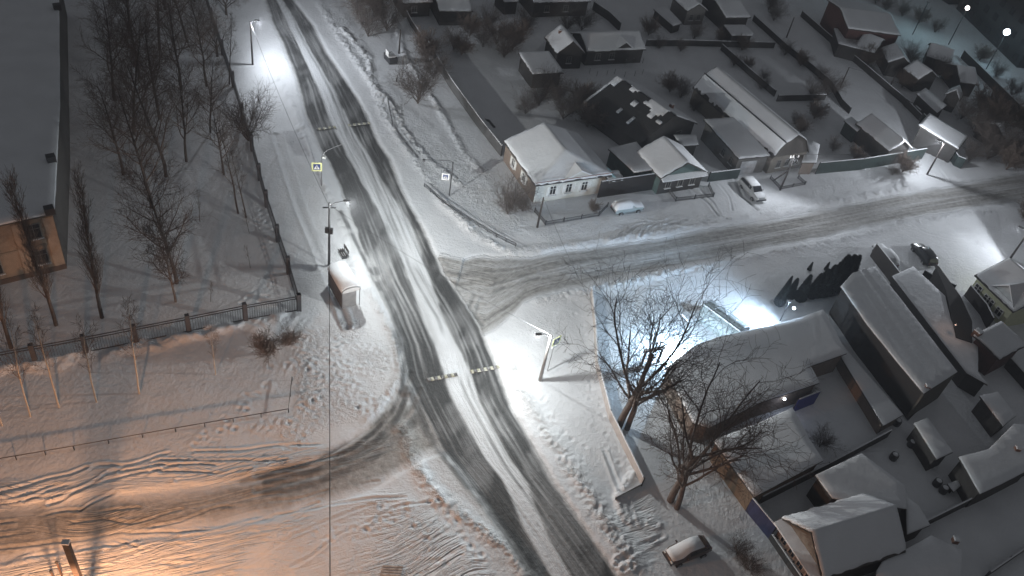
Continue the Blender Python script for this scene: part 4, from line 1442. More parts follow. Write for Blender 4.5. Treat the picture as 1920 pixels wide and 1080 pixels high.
# lamps on the far apartment road
for i, (px, py, pw, col, lb) in enumerate(((1888, 60, 900, (.75, .9, 1), "brilliant white lamp on the road before the tall apartment block"), (1814, 15, 350, (1, .9, .85), "smaller warm white lamp nearer the lower apartment block"))):
    t = G(px, py, 8.0)
    root = empty("street_lamp", (t[0], t[1], 0), lb, "street lamp")
    MB().tube([(t[0], t[1], 0), t], .1, 6).build("pole", M_DARKMETAL, root)
    MB().ball(t, (.62, .42)[i], 10, 8).build("lamp_globe", emit("far_globe", col, 12), root)
    light("lamp_light", t - np.array([0, 0, 1.3]), pw * 1.7, (.52, .86, 1.0), root)
t = G(1740, 5, 7.0)
root = empty("street_lamp", (t[0], t[1], 0), "dim far lamp beside the lower apartment block", "street lamp")
MB().tube([(t[0], t[1], 0), t], .1, 6).build("pole", M_DARKMETAL, root)
MB().box(t, (.6, .2, .15)).build("lamp_head", M_METAL, root)
light("lamp_light", t - np.array([0, 0, .4]), 1300, (.5, .88, 1.0), root)
# warm mast just off the near corner, and the things that stand in its light
pa, pb = G(168, 1138), G(205, 740)
dm = (pa - pb) / np.linalg.norm(pa - pb)
mast = pa + dm * 5.5
root = empty("light_mast", mast, "tall mast with a warm lamp beside the rutted track", "street lamp")
MB().tube([mast, mast + np.array([0, 0, 5.9])], [.16, .1], 8).build("pole", M_CONC, root)
MB().box(mast + np.array([0, 0, 5.9]), (.8, .3, .14), (1, 1, 0)).build("lamp_head", M_METAL, root)
light("lamp_light", mast + np.array([0, 0, 5.75]), 9300, (1.0, .48, .23), root, r=.6, face=-dm, bat=.8)
sb = pa
root = empty("banded_post", sb, "dark banded post standing at the near edge of the rutted track", "post")
m = MB()
ph = tall((168, 1138), (150, 1008))
for k in range(12):
    m.box(sb + np.array([0, 0, k * ph / 12]), (.40, .38, ph / 12 - .02), (1, .2, 0))
m.build("shaft", mat("banded", (.03, .022, .02), .9, .02, 8), root)
MB().box(sb + np.array([0, 0, ph]), (.5, .4, .12), (1, .2, 0)).build("snow_cap", SNOW, root)
for (bx, by, hh, lb) in ((117, 1082, 2.2, "taller of two thin knobbed posts at the near corner"), (103, 1090, 1.5, "shorter of two thin knobbed posts at the near corner")):
    b = G(bx, by)
    root = empty("thin_post", b, lb, "post")
    MB().tube([b, b + np.array([0, 0, hh])], .07, 6).build("shaft", mat("brown_post", (.12, .07, .05)), root)
    MB().ball(b + np.array([0, 0, hh]), .14).build("knob", M_DARKMETAL, root)
# plain utility poles
poles = {}
for (bx, by, tx, ty, lb) in ((1575, 165, 1592, 126, "bare utility pole on the snowy lane below the red brick house"), (1667, 166, 1679, 136, "short utility pole beside the lane fence"), (748, 102, 754, 55, "dark utility pole on the verge under the trees"),
                             (1474, 72, 1490, 33, "far utility pole in the garden behind the back fence"), (1462, 358, 1500, 292, "braced utility pole with white insulators by the low enclosure"), (1007, 428, 998, 366, "slim dark pole at the corner of the white fronted house"),
                             (1072, 108, 1080, 92, "stub pole by the pointed back row house")):
    hh = tall((bx, by), (tx, ty))
    r_, t_ = pole_lamp("utility_pole", lb, (bx, by), hh, ((-.2, -1.0) if bx == 1462 else None), 1400, COOL, M_WOODPOLE, .12, cat="utility pole", insul=(bx == 1462), back=.12, cut=(-.3, .3))
    poles[bx] = t_
bp = G(1462, 358)
MB().tube([bp + np.array([0, 0, 3.6]), G(1448, 340)], .09, 6).build("brace", M_WOODPOLE, [o for o in COL.objects if o.get("label", "").startswith("braced utility")][0])

# crossing sign poles
M_SIGNY = mat("sign_yellow", (.66, .68, .34), .4, var=.04)
M_SIGNB = mat("sign_blue", (.03, .05, .16), .4, var=.04)


def crossing_sign(root, c, face, size, border=True):
    """square crossing sign: field, white triangle, walking figure"""
    u = np.array([-face[1], face[0], 0.0])
    u /= np.linalg.norm(u)
    n = np.array([face[0], face[1], 0.0])
    n /= np.linalg.norm(n)
    z = np.array([0, 0, 1.0])

    def sq(s, off, m, nm, par, th=.02):
        o = MB().slab([c + u * a * s / 2 + z * b * s / 2 + n * off for a, b in ((-1, -1), (1, -1), (1, 1), (-1, 1))], n, th).build(nm, m, par)
        return o
    bd = sq(size, 0, M_SIGNY if border else M_WHITE, "sign_board", root, .03)
    bd["_o"] = list(root.location)
    sq(size * .68, .034, M_SIGNB, "sign_field", bd, .006)
    s = size * .29
    MB().slab([c + u * a * s + z * b * s + n * .044 for a, b in ((-1, -.85), (1, -.85), (0, .9))], n, .005).build("triangle", M_WHITE, bd)
    f = MB()
    for p, q, w in (((0, -.05), (-.28, -.7), .10), ((0, -.05), (.3, -.7), .10), ((0, .3), (0, -.05), .13), ((-.22, .02), (0, .28), .07), ((.22, .02), (0, .28), .07)):
        p0, p1 = c + u * p[0] * s + z * p[1] * s + n * .053, c + u * q[0] * s + z * q[1] * s + n * .053
        d = (p1 - p0) / np.linalg.norm(p1 - p0)
        e = np.cross(n, d) * w * s
        f.slab([p0 - e, p1 - e, p1 + e, p0 + e], n, .004)
    f.ball(c + z * .45 * s + n * .055, .10 * s, 8, 6)
    f.build("walking_figure", M_DARKMETAL, bd)


sp = G(603, 351)
hh = tall((603, 351), (606, 296))
root = empty("sign_pole", sp, "sign pole with a yellow bordered crossing sign and a bracket over the road", "sign pole")
top = sp + np.array([0, 0, hh])
MB().tube([sp, top], [.08, .06], 8).build("pole", M_METAL, root)
tip = G(642, 270, hh + .9)
MB().tube([top, top * .88 + tip * .12 + np.array([0, 0, .45]), top * .75 + tip * .25 + np.array([0, 0, .6]), tip], .05, 6).build("arm", M_METAL, root)
MB().box(top + np.array([.35, -.1, .1]), (.4, .3, .25)).build("warning_light", M_WHITE, root)
toward = -sp / np.linalg.norm(sp)
crossing_sign(root, G(594, 312, 4.2) + toward * .1, toward, 1.25)
MB().tube([G(594, 312, 4.2), np.array([sp[0], sp[1], 4.2])], .03, 5).build("bracket", M_METAL, root)
sp = G(842, 369)
hh = tall((842, 369), (850, 304))
root = empty("sign_pole", sp, "sign pole with a small white crossing sign and a long bracket by the corner railing", "sign pole")
top = sp + np.array([0, 0, hh])
MB().tube([sp, top], [.09, .07], 8).build("pole", M_DARKMETAL, root)
tip = G(795, 299, hh + .2)
MB().tube([top - np.array([0, 0, .3]), top * .95 + tip * .05 + np.array([0, 0, .1]), top * .85 + tip * .15 + np.array([0, 0, .15]), tip], .05, 6).build("arm", M_DARKMETAL, root)
MB().box(tip + np.array([0, 0, -.25]), (.3, .3, .25)).build("camera_box", M_DARKMETAL, root)
crossing_sign(root, G(837, 331, 3.3) + np.array([-.1, -.1, 0]), -sp / np.linalg.norm(sp), .95, False)
sp = G(1026, 697)
root = empty("sign_pole", sp, "thin sign post with a yellow sign turned away beside the snow crusted lamp", "sign pole")
hh = tall((1026, 697), (1042, 650)) + .8
MB().tube([sp, sp + np.array([0, 0, hh])], .045, 6).build("pole", M_METAL, root)
crossing_sign(root, sp + np.array([.15, 0, hh]), (.75, -.65), 1.15)
MB().box(sp + np.array([.1, 0, hh - .95]), (.8, .06, .25), (.65, .75, 0)).build("lower_plate", M_WHITE, root)


# wires
def wire(label, a, b, sag, r=.022, n=24):
    m = MB()
    P = [a + (b - a) * t + np.array([0, 0, -4 * sag * t * (1 - t)]) for t in np.linspace(0, 1, n)]
    o = m.build("overhead_wire", M_DARKMETAL, None) if False else m.tube(P, r, 4).build("overhead_wire", M_DARKMETAL, None)
    tag(o, label, "wire")


wire("overhead wire from the shelter lamp across the road to the snow crusted lamp", L2[1] - np.array([0, 0, .3]), L3[1], .6)
wire("overhead wire running down from the shelter lamp towards the near buildings", L2[1] - np.array([0, 0, .3]), G(619, 1180, 34), .3)
wire("overhead wire from the snow crusted lamp to the brown walled annex", L3[1], G(1345, 830, 3.6), .7)
wire("overhead wire from the shelter lamp to the far end lamp", L2[1] - np.array([0, 0, .5]), L1[1], .9)
wire("service wire from the slim corner pole across the side street", poles[1007], G(1150, 640, 6), .8)
wire("street wire between the braced pole and the alley lamp", poles[1462], L4[1], .8)
wire("lane wire between the two bare lane poles", poles[1575], poles[1667], .5)


# ------------------------------------------------------------------ bus shelter, bench, speed humps
h = 2.5
a, b, c = G(641, 552, h), G(677, 543, h), G(621, 503, h)
ex = (b - a) / np.linalg.norm(b - a)
Wd = np.linalg.norm(b - a)
ey = np.array([-ex[1], ex[0], 0])
Dp = np.dot(c - a, ey)
SP = lambda x, y, z: np.array([*(a + ex * x + ey * y)[:2], z])
root = empty("bus_shelter", SP(Wd / 2, Dp / 2, 0), "bus shelter with a snow laden curved roof and a dark back wall", "bus shelter")


def arch(x):
    return h + .55 * math.sqrt(max(0, 1 - (2 * x / Wd - 1) ** 2))


xsr = [Wd * (1 - math.cos(math.pi * i / 12)) / 2 for i in range(13)]
for nm, off, t, m, y0, y1 in (("roof", 0, .06, mat("shelter_sheet", (.35, .36, .37), .5), 0, Dp), ("snow_cover", .062, .2, SNOW, .12, Dp - .05)):
    mb = MB()
    for i in range(12):
        p = [SP(xsr[i], y0, arch(xsr[i]) + off), SP(xsr[i + 1], y0, arch(xsr[i + 1]) + off), SP(xsr[i + 1], y1, arch(xsr[i + 1]) + off), SP(xsr[i], y1, arch(xsr[i]) + off)]
        tt = [t if 0 < j < 12 else t * .4 for j in (i, i + 1, i + 1, i)]
        q = [v + np.array([0, 0, k]) for v, k in zip(p, tt)]
        mb.add(p + q, [(3, 2, 1, 0), (4, 5, 6, 7), (0, 1, 5, 4), (2, 3, 7, 6)] + ([(3, 0, 4, 7)] if i == 0 else []) + ([(1, 2, 6, 5)] if i == 11 else []))
    if nm == "roof":
        rf = mb.build(nm, m, root)
        rf["_o"] = list(root.location)
    else:
        mb.build(nm, m, rf, True)
MB().box(SP(.1, Dp / 2, .25), (.06, Dp - .2, h - .3), ex).build("back_wall", mat("shelter_wall", (.075, .062, .06), .7), root)
for y in (.1, Dp - .1):
    MB().box(SP(Wd * .42, y, .3), (Wd * .7, .05, h - .4), ex).build("side_panel", mat("shelter_panel", (.22, .225, .23), .35), root)
    o = MB()
    for i in range(12):
        o.quad(SP(xsr[i], y, h - .1), SP(xsr[i + 1], y, h - .1), SP(xsr[i + 1], y, arch(xsr[i + 1])), SP(xsr[i], y, arch(xsr[i])))
    o.build("arch_panel", mat("arch_panel", (.55, .56, .57), .4), root)
    for x in (.1, Wd - .1):
        MB().tube([SP(x, y, 0), SP(x, y, h)], .05, 6).build("post", M_METAL, root)
MB().box(SP(.45, Dp / 2, .42), (.4, Dp - .8, .06), ex).build("seat", M_WOODPOLE, root)
p = G(646, 480)
root = empty("bench", p, "small slatted bench in the trodden snow beyond the bus shelter", "bench")
for i, (nm, pts) in enumerate((("seat", [(-.5, 0), (-.25, 0), (0, 0)]), ("backrest", [(.22, .35), (.22, .6)]))):
    mb = MB()
    for (x, z) in pts:
        mb.box(p + ex * x + np.array([0, 0, .55 + z]), (.12, 1.5, .05), ex)
    mb.build(nm, M_WOODPOLE, root)
for s in (-.6, .6):
    MB().box(p + ey * s - ex * .2, (.6, .08, .55), ex).build("leg", M_DARKMETAL, root)
    MB().box(p + ey * s + ex * .2, (.06, .06, 1.2), ex).build("back_post", M_DARKMETAL, root)
M_HY, M_HK = mat("hump_yellow", (.40, .38, .25), .8, vscale=4, col2=(.6, .6, .55)), mat("hump_black", (.07, .07, .07), .8, vscale=4, col2=(.35, .35, .35))
for lb, p0, p1 in (("striped speed hump across the road by the sign pole, half hidden by snow", (592, 243), (694, 231)), ("striped speed hump in the road beside the snow crusted lamp", (801, 713), (937, 688))):
    a, b = G(*p0), G(*p1)
    root = empty("speed_hump", (a + b) / 2, lb, "speed hump")
    n = 22
    for i in range(n):
        f0 = (i + .5) / n
        if .42 < f0 < .60 or (lb.find("half") > 0 and .35 < f0 < .55):
            continue
        c = a + (b - a) * f0 + np.array([0, 0, .06])
        MB().box(c, (np.linalg.norm(b - a) / n - .01, .5, .08), b - a, taper=.75).build("stripe", (M_HK, M_HY)[i % 2], root)


# ------------------------------------------------------------------ yard things
def arc_tent(label, px0, px1, width, hgt):
    a, b = G(*px0), G(*px1)
    u = (b - a) / np.linalg.norm(b - a)
    n = np.array([-u[1], u[0], 0])
    ln = np.linalg.norm(b - a)
    root = empty("greenhouse", (a + b) / 2, label, "greenhouse")
    k = 14
    mb, sn = MB(), MB()
    prof = [(math.cos(math.pi * i / k) * width / 2, math.sin(math.pi * i / k) * hgt) for i in range(k + 1)]
    for i in range(k):
        (x0, z0), (x1, z1) = prof[i], prof[i + 1]
        mb.quad(a + n * x0 + np.array([0, 0, z0]), b + n * x0 + np.array([0, 0, z0]), b + n * x1 + np.array([0, 0, z1]), a + n * x1 + np.array([0, 0, z1]))
    mb.build("cover", mat("tent_cover", (.24, .27, .27), .6), root, True)
    for p in (a, b):
        e = MB()
        e.add([p + n * x + np.array([0, 0, z]) for x, z in prof], [tuple(range(k + 1))])
        e.build("end_wall", M_DARKMETAL, root)
    for i in range(5):
        p = a + (b - a) * i / 4
        MB().tube([p + n * x * 1.01 + np.array([0, 0, z * 1.01]) for x, z in prof], .05, 5).build("hoop", M_METAL, root)
    for x, z in (prof[4], prof[9]):
        MB().tube([a + n * x + np.array([0, 0, z + .03]), b + n * x + np.array([0, 0, z + .03])], .09, 5).build("snow_line", SNOW, root)


arc_tent("arched greenhouse with a dark open end in the floodlit yard", (1318, 590), (1385, 640), 3.4, 2.2)
# wooden gate frame by the floodlit yard
p, q = G(1201, 688), G(1232, 682)
root = empty("yard_gate", (p + q) / 2, "dark timber gate frame at the edge of the floodlit yard", "gate")
for v in (p, q):
    MB().box(v, (.22, .22, 2.4), q - p).build("post", M_WOODPOLE, root)
MB().box((p + q) / 2 + np.array([0, 0, 2.402]), (np.linalg.norm(q - p) + .5, .3, .22), q - p).build("lintel", M_WOODPOLE, root)
MB().box((p + q) / 2 + np.array([0, 0, 2.626]), (np.linalg.norm(q - p) + .4, .3, .1), q - p).build("snow_cap", SNOW, root)
# crate table in the yard
p = G(1295, 603)
root = empty("garden_table", p, "snow covered garden table in the floodlit yard", "table")
MB().box(p + np.array([0, 0, .75]), (2.4, 1.5, .08), (.8, .6, 0)).build("top", M_WOODPOLE, root)
MB().box(p + np.array([0, 0, .832]), (2.35, 1.45, .16), (.8, .6, 0), taper=.93).build("snow_cover", SNOW, root)
for sx in (-1, 1):
    for sy in (-1, 1):
        MB().box(p + np.array([.8 * sx - .3 * sy, .6 * sx + .4 * sy, 0]), (.1, .1, .75), (.8, .6, 0)).build("leg", M_WOODPOLE, root)
for (x, y, lb) in ((1753, 911, "upper of two dark barrels by the little well house"), (1765, 924, "lower of two dark barrels by the little well house"), (1678, 798, "round snowy barrel by the yard fence corner"), (1705, 838, "snow topped barrel in the middle of the courtyard"), (1672, 862, "lone dark barrel near the square annex")):
    p = G(x, y)
    root = empty("barrel", p, lb, "barrel")
    MB().tube([p, p + np.array([0, 0, .35]), p + np.array([0, 0, .7]), p + np.array([0, 0, .95])], [.36, .42, .42, .38], 12).build("body", M_DARKMETAL, root, True)
    MB().tube([p + np.array([0, 0, .955]), p + np.array([0, 0, 1.06])], [.30, .2], 10).build("snow_cap", SNOW, root)
# rubbish container on the verge
p = G(732, 116)
root = empty("rubbish_container", p, "dark rubbish container with a snowy open lid on the far verge", "container")
u = np.array([.6, -.8, 0])
MB().box(p, (2.2, 1.3, 1.1), u, taper=1.08).build("body", M_DARKMETAL, root)
MB().box(p + np.array([0, 0, 1.102]), (1.4, 1.2, .15), u, taper=.9).build("snow_cover", SNOW, root)
MB().slab([p + u * sx * .55 + np.array([u[1], -u[0], 0]) * .6 + np.array([0, 0, 1.12 + z]) for sx, z in ((-1, 0), (1, 0), (1, .9), (-1, .9))], np.array([u[1], -u[0], 0]), .05).build("lid", M_WHITE, root)
p = G(743, 155)
root = empty("bollard", p, "short dark bollard on the far verge", "bollard")
MB().tube([p, p + np.array([0, 0, .9])], [.14, .12], 8).build("shaft", M_DARKMETAL, root)
MB().ball(p + np.array([0, 0, .92]), .15).build("cap", SNOW, root)
p = G(734, 1072)
root = empty("wooden_pallet", p, "broken wooden pallet lying in the snow at the near edge", "pallet")
for nm, zz, dd, ln in (("runner", .1, (0, 1, 0), 1.0), ("deck", .2, (1, .15, 0), 1.7)):
    mb = MB()
    for k in range(4):
        off = np.array([(k - 1.5) * .4, 0, 0]) if nm == "runner" else np.array([0, (k - 1.5) * .25, 0])
        mb.box(p + off + np.array([0, 0, zz]), (ln, .14, .06), dd)
    mb.build(nm, mat("pallet_wood", (.3, .25, .21), .9, vscale=3, col2=(.6, .58, .56)), root)
# leaning roof ladder / fallen post in the empty garden
p, q = G(912, 225), G(927, 243)
root = empty("plank_stack", (p + q) / 2, "dark planks lying in the empty garden by the grey fence", "planks")
for k in range(3):
    MB().box((p + q) / 2 + np.array([k * .2 - .2, 0, .12 + k * .06]), (np.linalg.norm(q - p) * (1 - .1 * k), .18, .06), q - p).build("plank", M_DARKMETAL, root)


# ------------------------------------------------------------------ cars
def make_car(label, px, heading, paint, kind='suv', snow=1.0, group="parked cars", scale=1.0):
    p = G(*px)
    root = empty("parked_car", p + np.array([0, 0, .12]), label, "car", group, heading)
    Ln, Hw = 4.35 * scale, .88 * scale
    # stations: x, bottom, belt, top, belt half width, top half width
    if kind in ('suv', 'front_snow'):
        stn = [(-.5, .45, .80, .84, .78, .70), (-.485, .32, .88, 1.0, .84, .72), (-.44, .28, .95, 1.32, .87, .66), (-.36, .27, .97, 1.52, .88, .66), (-.1, .26, .96, 1.56, .88, .68), (.1, .26, .95, 1.5, .88, .66), (.25, .27, .95, 1.0, .87, .72), (.4, .28, .88, .92, .84, .7), (.48, .34, .78, .82, .76, .62), (.5, .42, .68, .7, .7, .58)]
    else:
        stn = [(-.5, .42, .75, .80, .74, .66), (-.485, .30, .86, .98, .80, .68), (-.45, .26, .90, 1.28, .82, .62), (-.38, .25, .90, 1.42, .82, .62), (-.1, .25, .90, 1.45, .82, .63), (.06, .25, .90, 1.40, .82, .62), (.2, .26, .90, .94, .82, .68), (.38, .27, .84, .87, .80, .66), (.48, .32, .74, .78, .74, .60), (.5, .40, .64, .66, .68, .56)]
    if kind == 'front_snow':
        stn = [(-.5, .42, .78, .82, .55, .46), (-.47, .30, .86, .95, .74, .62), (-.40, .25, .93, 1.10, .84, .66), (-.27, .24, .95, 1.46, .87, .62), (-.08, .24, .95, 1.54, .88, .64), (.08, .24, .95, 1.48, .88, .63), (.24, .25, .95, 1.0, .87, .72), (.38, .26, .88, .93, .84, .68), (.47, .32, .78, .84, .70, .56), (.5, .40, .68, .72, .52, .42)]
    V, F = [], []
    for (x, zb, zm, zt, w, wt) in stn:
        w, wt = w * scale, wt * scale
        for (y, z) in ((-w * .9, zb), (-w, (zb + zm) / 2), (-w * .97, zm), (-wt, zt - .03), (-wt * .6, zt + .015), (wt * .6, zt + .015), (wt, zt - .03), (w * .97, zm), (w, (zb + zm) / 2), (w * .9, zb)):
            V.append((x * Ln, y, z * scale))
    k = 10
    for i in range(len(stn) - 1):
        for j in range(k):
            F.append((i * k + j, i * k + (j + 1) % k, (i + 1) * k + (j + 1) % k, (i + 1) * k + j))
    F.append(tuple(range(k))[::-1])
    F.append(tuple(range((len(stn) - 1) * k, len(stn) * k)))

    def loc(name, mb, m, par, smooth=False):
        me = bpy.data.meshes.new(name)
        me.from_pydata(mb.v, [], mb.f)
        me.materials.append(m)
        if smooth:
            me.polygons.foreach_set("use_smooth", [True] * len(me.polygons))
        o = bpy.data.objects.new(name, me)
        COL.objects.link(o)
        o.parent = par
        return o
    mb = MB()
    mb.add(V, [f[::-1] for f in F])
    body = loc("body", mb, paint, root, True)
    # glass bands
    g0, g1 = (2, 5)
    for sgn in ((0, 1) if snow < 1.5 else ()):
        gm = MB()
        for i in range(g0, g1):
            q = []
            for st, top in ((i, 0), (i + 1, 0), (i + 1, 1), (i, 1)):
                x, zb, zm, zt, w, wt = stn[st]
                f = .16 if not top else .84
                y = (w * .97 * (1 - f) + wt * f) * scale + .012
                z = (zm * (1 - f) + (zt - .03) * f) * scale
                q.append((x * Ln, -y if sgn else y, z))
            gm.quad(*q)
        loc("side_window", gm, M_GLASS, body)
    for i0, nm in () if snow > 1.5 else ((5, "windscreen"), (2 if kind == 'front_snow' else 1, "rear_window")):
        q = []
        e = .015
        for st, ff in ((i0, .9), (i0 + 1, .9)):
            x, zb, zm, zt, w, wt = stn[st]
            q.append((x * Ln + (e if i0 == 5 else -e), wt * scale * ff, zt * scale + .03))
        q2 = [(x, -y, z) for x, y, z in q]
        loc(nm, MB().quad(q[0], q[1], q2[1], q2[0]), M_GLASS, body)
    for x, nm in ((.5 * Ln, "headlight"), (-.5 * Ln, "tail_light")):
        for s in (-1, 1):
            loc(nm, MB().box((x * .985, s * .56 * scale, .66 * scale), (.10, .26, .13)), M_WHITE if nm == "headlight" else mat("tail_red", (.25, .02, .02), .3), body)
    for x in (.5 * Ln, -.5 * Ln):
        loc("bumper", MB().box((x * .985, 0, .36 * scale), (.16, 1.45 * scale, .2)), M_DARKMETAL, body)
    for x in (.31, -.30):
        for s in (-1, 1):
            c = np.array([x * Ln, s * .80 * scale, .20])
            wh = loc("wheel", MB().tube([c - np.array([0, .1, 0]), c + np.array([0, .1, 0])], .32, 14), M_TYRE, root)
            loc("rim", MB().tube([c + np.array([0, s * .09, 0]), c + np.array([0, s * .108, 0])], .2, 12), M_RIM, wh)
    for s in (-1, 1):
        loc("mirror", MB().box((.16 * Ln, s * .98 * scale, .93 * scale), (.12, .2, .14)), paint, body)
    if snow:
        # snow on the top faces: roof, bonnet and, when deep, the glass too
        sn = MB()
        th = .10 * snow
        spans = [(3, 8)] if kind == 'front_snow' else ([(2, 5), (6, 8)] if snow < 1.5 else [(0, 9)])
        for s0, s1 in spans:
            rows = []
            for i in range(s0, s1 + 1):
                x, zb, zm, zt, w, wt = stn[i]
                ww = (wt if snow < 1.5 else w * .97) * scale
                zz = (zt if snow < 1.5 else zt) * scale
                e = .55 if i in (s0, s1) else 1
                zs = (zt - .02) * scale if snow < 1.5 else zm * scale
                rows.append([(x * Ln, -ww, zs + .02), (x * Ln, -wt * scale * .92, zz + th * e * .8), (x * Ln, 0, zz + .02 + th * e), (x * Ln, wt * scale * .92, zz + th * e * .8), (x * Ln, ww, zs + .02)])
            vv = [v for r_ in rows for v in r_]
            ff = [(i * 5 + j, (i + 1) * 5 + j, (i + 1) * 5 + j + 1, i * 5 + j + 1) for i in range(len(rows) - 1) for j in range(4)]
            ff += [(0, 1, 2, 3, 4), tuple(len(vv) - 5 + j for j in (4, 3, 2, 1, 0))]
            sn.add(vv, ff)
        loc("snow_cover", sn, SNOW, root, True)
    return root


def head(p, q):
    a, b = G(*p), G(*q)
    return math.atan2(b[1] - a[1], b[0] - a[0])


P_BROWN = mat("brown_paint", (.10, .075, .07), .3, var=.05, metal=.3)
P_WHITE = mat("white_paint", (.34, .35, .36), .3, var=.05)
P_BLUE = mat("pale_blue_paint", (.3, .36, .38), .4, var=.05)
P_DARK = mat("black_paint", (.02, .022, .025), .3, var=.05)
make_car("brown car dusted with snow parked below the bare spreading tree", (1285, 1040), head((1322, 1020), (1248, 1048)), P_BROWN, 'front_snow', 1.0)
make_car("white estate car parked before the garage with a pale roller door", (1408, 364), head((1390, 338), (1424, 376)), P_WHITE, 'suv', .8, scale=1.1)
make_car("low car buried under snow beside the low picket fence", (1174, 396), head((1150, 402), (1204, 394)), P_BLUE, 'sedan', 2.2)
make_car("snow covered car beside the corner of the very long snow roof", (1656, 487), head((1672, 505), (1640, 465)), P_WHITE, 'sedan', 2.4)
make_car("dark car standing alone between the street and the courtyards", (1728, 484), head((1740, 500), (1716, 470)), P_DARK, 'suv', 0)


# ------------------------------------------------------------------ trees
class Tree:
    def __init__(self, seed):
        self.r = np.random.default_rng(seed)
        self.trunk, self.crown = MB(), MB()

    def branch(self, p, d, ln, r0, lvl, cfg):
        r = self.r
        n = cfg['seg'][min(lvl, len(cfg['seg']) - 1)]
        pts, rs, dirs = [p], [r0], [d]
        rend = max(cfg['rmin'], r0 * (.35 if lvl else cfg.get('taper', .4)))
        up = cfg['up'][min(lvl, len(cfg['up']) - 1)]
        for i in range(n):
            d = d + r.normal(0, cfg['gnarl'][min(lvl, len(cfg['gnarl']) - 1)], 3) + np.array([0, 0, up])
            d = d / np.linalg.norm(d)
            p = p + d * ln / n
            pts.append(p)
            dirs.append(d)
            rs.append(r0 + (rend - r0) * (i + 1) / n)
        tgt = self.trunk if lvl <= cfg.get('trunk_lvl', 0) else self.crown
        tgt.tube(pts, rs, 7 if lvl == 0 else (5 if lvl == 1 else 3), cap=False)
        if lvl >= cfg['depth']:
            return
        nc, ang, lr, f0 = cfg['kids'][lvl]
        phase = r.random() * 6.28
        for k in range(nc):
            f = f0 + (1 - f0) * ((k + r.random()) / nc)
            f = min(f, .999)
            i = int(f * n)
            t = f * n - i
            q = pts[i] + (pts[i + 1] - pts[i]) * t
            dd = dirs[i + 1]
            th = rad(ang * (0.75 + 0.5 * r.random()))
            az = phase + k * 2.4 + r.normal(0, .4)
            ref = np.array([0, 0, 1.0]) if abs(dd[2]) < .9 else np.array([1.0, 0, 0])
            e1 = np.cross(dd, ref)
            e1 /= np.linalg.norm(e1)
            e2 = np.cross(dd, e1)
            nd = dd * math.cos(th) + (e1 * math.cos(az) + e2 * math.sin(az)) * math.sin(th)
            shape = cfg.get('shape', 0)
            l2 = ln * lr * (0.7 + 0.6 * r.random()) * (1 - shape * f if lvl == 0 else 1)
            rr_ = rs[i] + (rs[i + 1] - rs[i]) * t
            self.branch(q, nd, l2, max(cfg['rmin'], rr_ * cfg.get('rk', .55)), lvl + 1, cfg)


CFG = {
    'tall': dict(seg=[9, 5, 4, 2], gnarl=[.05, .13, .18, .2], up=[.02, .10, .06, .02], kids=[(24, 48, .38, .25), (10, 38, .45, .2), (8, 42, .45, .15)], depth=3, rmin=.0125, shape=.55, taper=.15),
    'spread': dict(seg=[5, 8, 6, 4, 2], gnarl=[.05, .09, .14, .2, .2], up=[.02, .05, .02, .0, 0], kids=[(7, 33, 1.4, .5), (6, 36, .5, .3), (5, 42, .48, .2), (6, 45, .5, .15)], depth=4, rmin=.012, taper=.75, trunk_lvl=1, rk=.55),
    'poplar': dict(seg=[10, 5, 3], gnarl=[.02, .05, .08], up=[.02, .24, .15], kids=[(46, 20, .19, .16), (7, 20, .5, .15), (4, 25, .5, .2)], depth=3, rmin=.013, shape=.5, taper=.12, rk=.4),
    'birch': dict(seg=[9, 5, 3], gnarl=[.035, .10, .15], up=[.01, .08, .02], kids=[(11, 26, .26, .35), (6, 30, .45, .2), (4, 35, .5, .2)], depth=3, rmin=.013, shape=.5, taper=.2, rk=.4),
    'bush': dict(seg=[3, 5, 4, 2], gnarl=[.05, .12, .15, .2], up=[.0, .10, .05, 0], kids=[(16, 38, 3.4, .05), (12, 36, .45, .2), (8, 40, .45, .15)], depth=3, rmin=.018, taper=.9, rk=.5),
}
PROTO = {}


def tree_proto(style, seed, hgt, r0, label, tm, cm, px, name="bare_tree", group=None, rz=0.0):
    p = G(*px)
    root = empty(name, p, label, "tree" if style != 'bush' else "shrub", group, rz)
    t = Tree(seed)
    cfg = CFG[style]
    ln = hgt * {'spread': .26, 'bush': .2}.get(style, 1.0)
    t.branch(np.zeros(3), np.array([0, 0, 1.0]), ln, r0, 0, cfg)
    zmax = max(v[2] for v in t.crown.v)
    s = hgt / zmax
    for mb, nm, m in ((t.trunk, "trunk", tm), (t.crown, "crown", cm)):
        mb.v = [(x * s, y * s, z * s) for x, y, z in mb.v]
        me = bpy.data.meshes.new(nm)
        me.from_pydata(mb.v, [], mb.f)
        me.materials.append(m)
        me.polygons.foreach_set("use_smooth", [True] * len(me.polygons))
        o = bpy.data.objects.new(nm, me)
        COL.objects.link(o)
        o.parent = root
    root["_h"] = hgt
    PROTO[(style, seed)] = root
    return root


def tree_copy(key, px, hgt, label, group=None, rz=0.0, name=None):
    o = copy_tree(PROTO[key])
    p = G(*px)
    s = hgt / PROTO[key]["_h"]
    o.location = tuple(p)
    o.scale = (s, s, s)
    o.rotation_euler = (0, 0, rz)
    o["label"] = label
    if group:
        o["group"] = group
    elif "group" in o:
        del o["group"]
    return o


def plant(style, seed, px, hgt, label, tm, cm, r0=None, group=None, name="bare_tree", var=0):
    key = (style, seed)
    rz = (px[0] * 1.7 + px[1] * .9) % 6.28
    if key in PROTO:
        return tree_copy(key, px, hgt, label, group, rz)
    return tree_proto(style, seed, hgt, r0 or hgt * .016, label, tm, cm, px, name, group, rz)


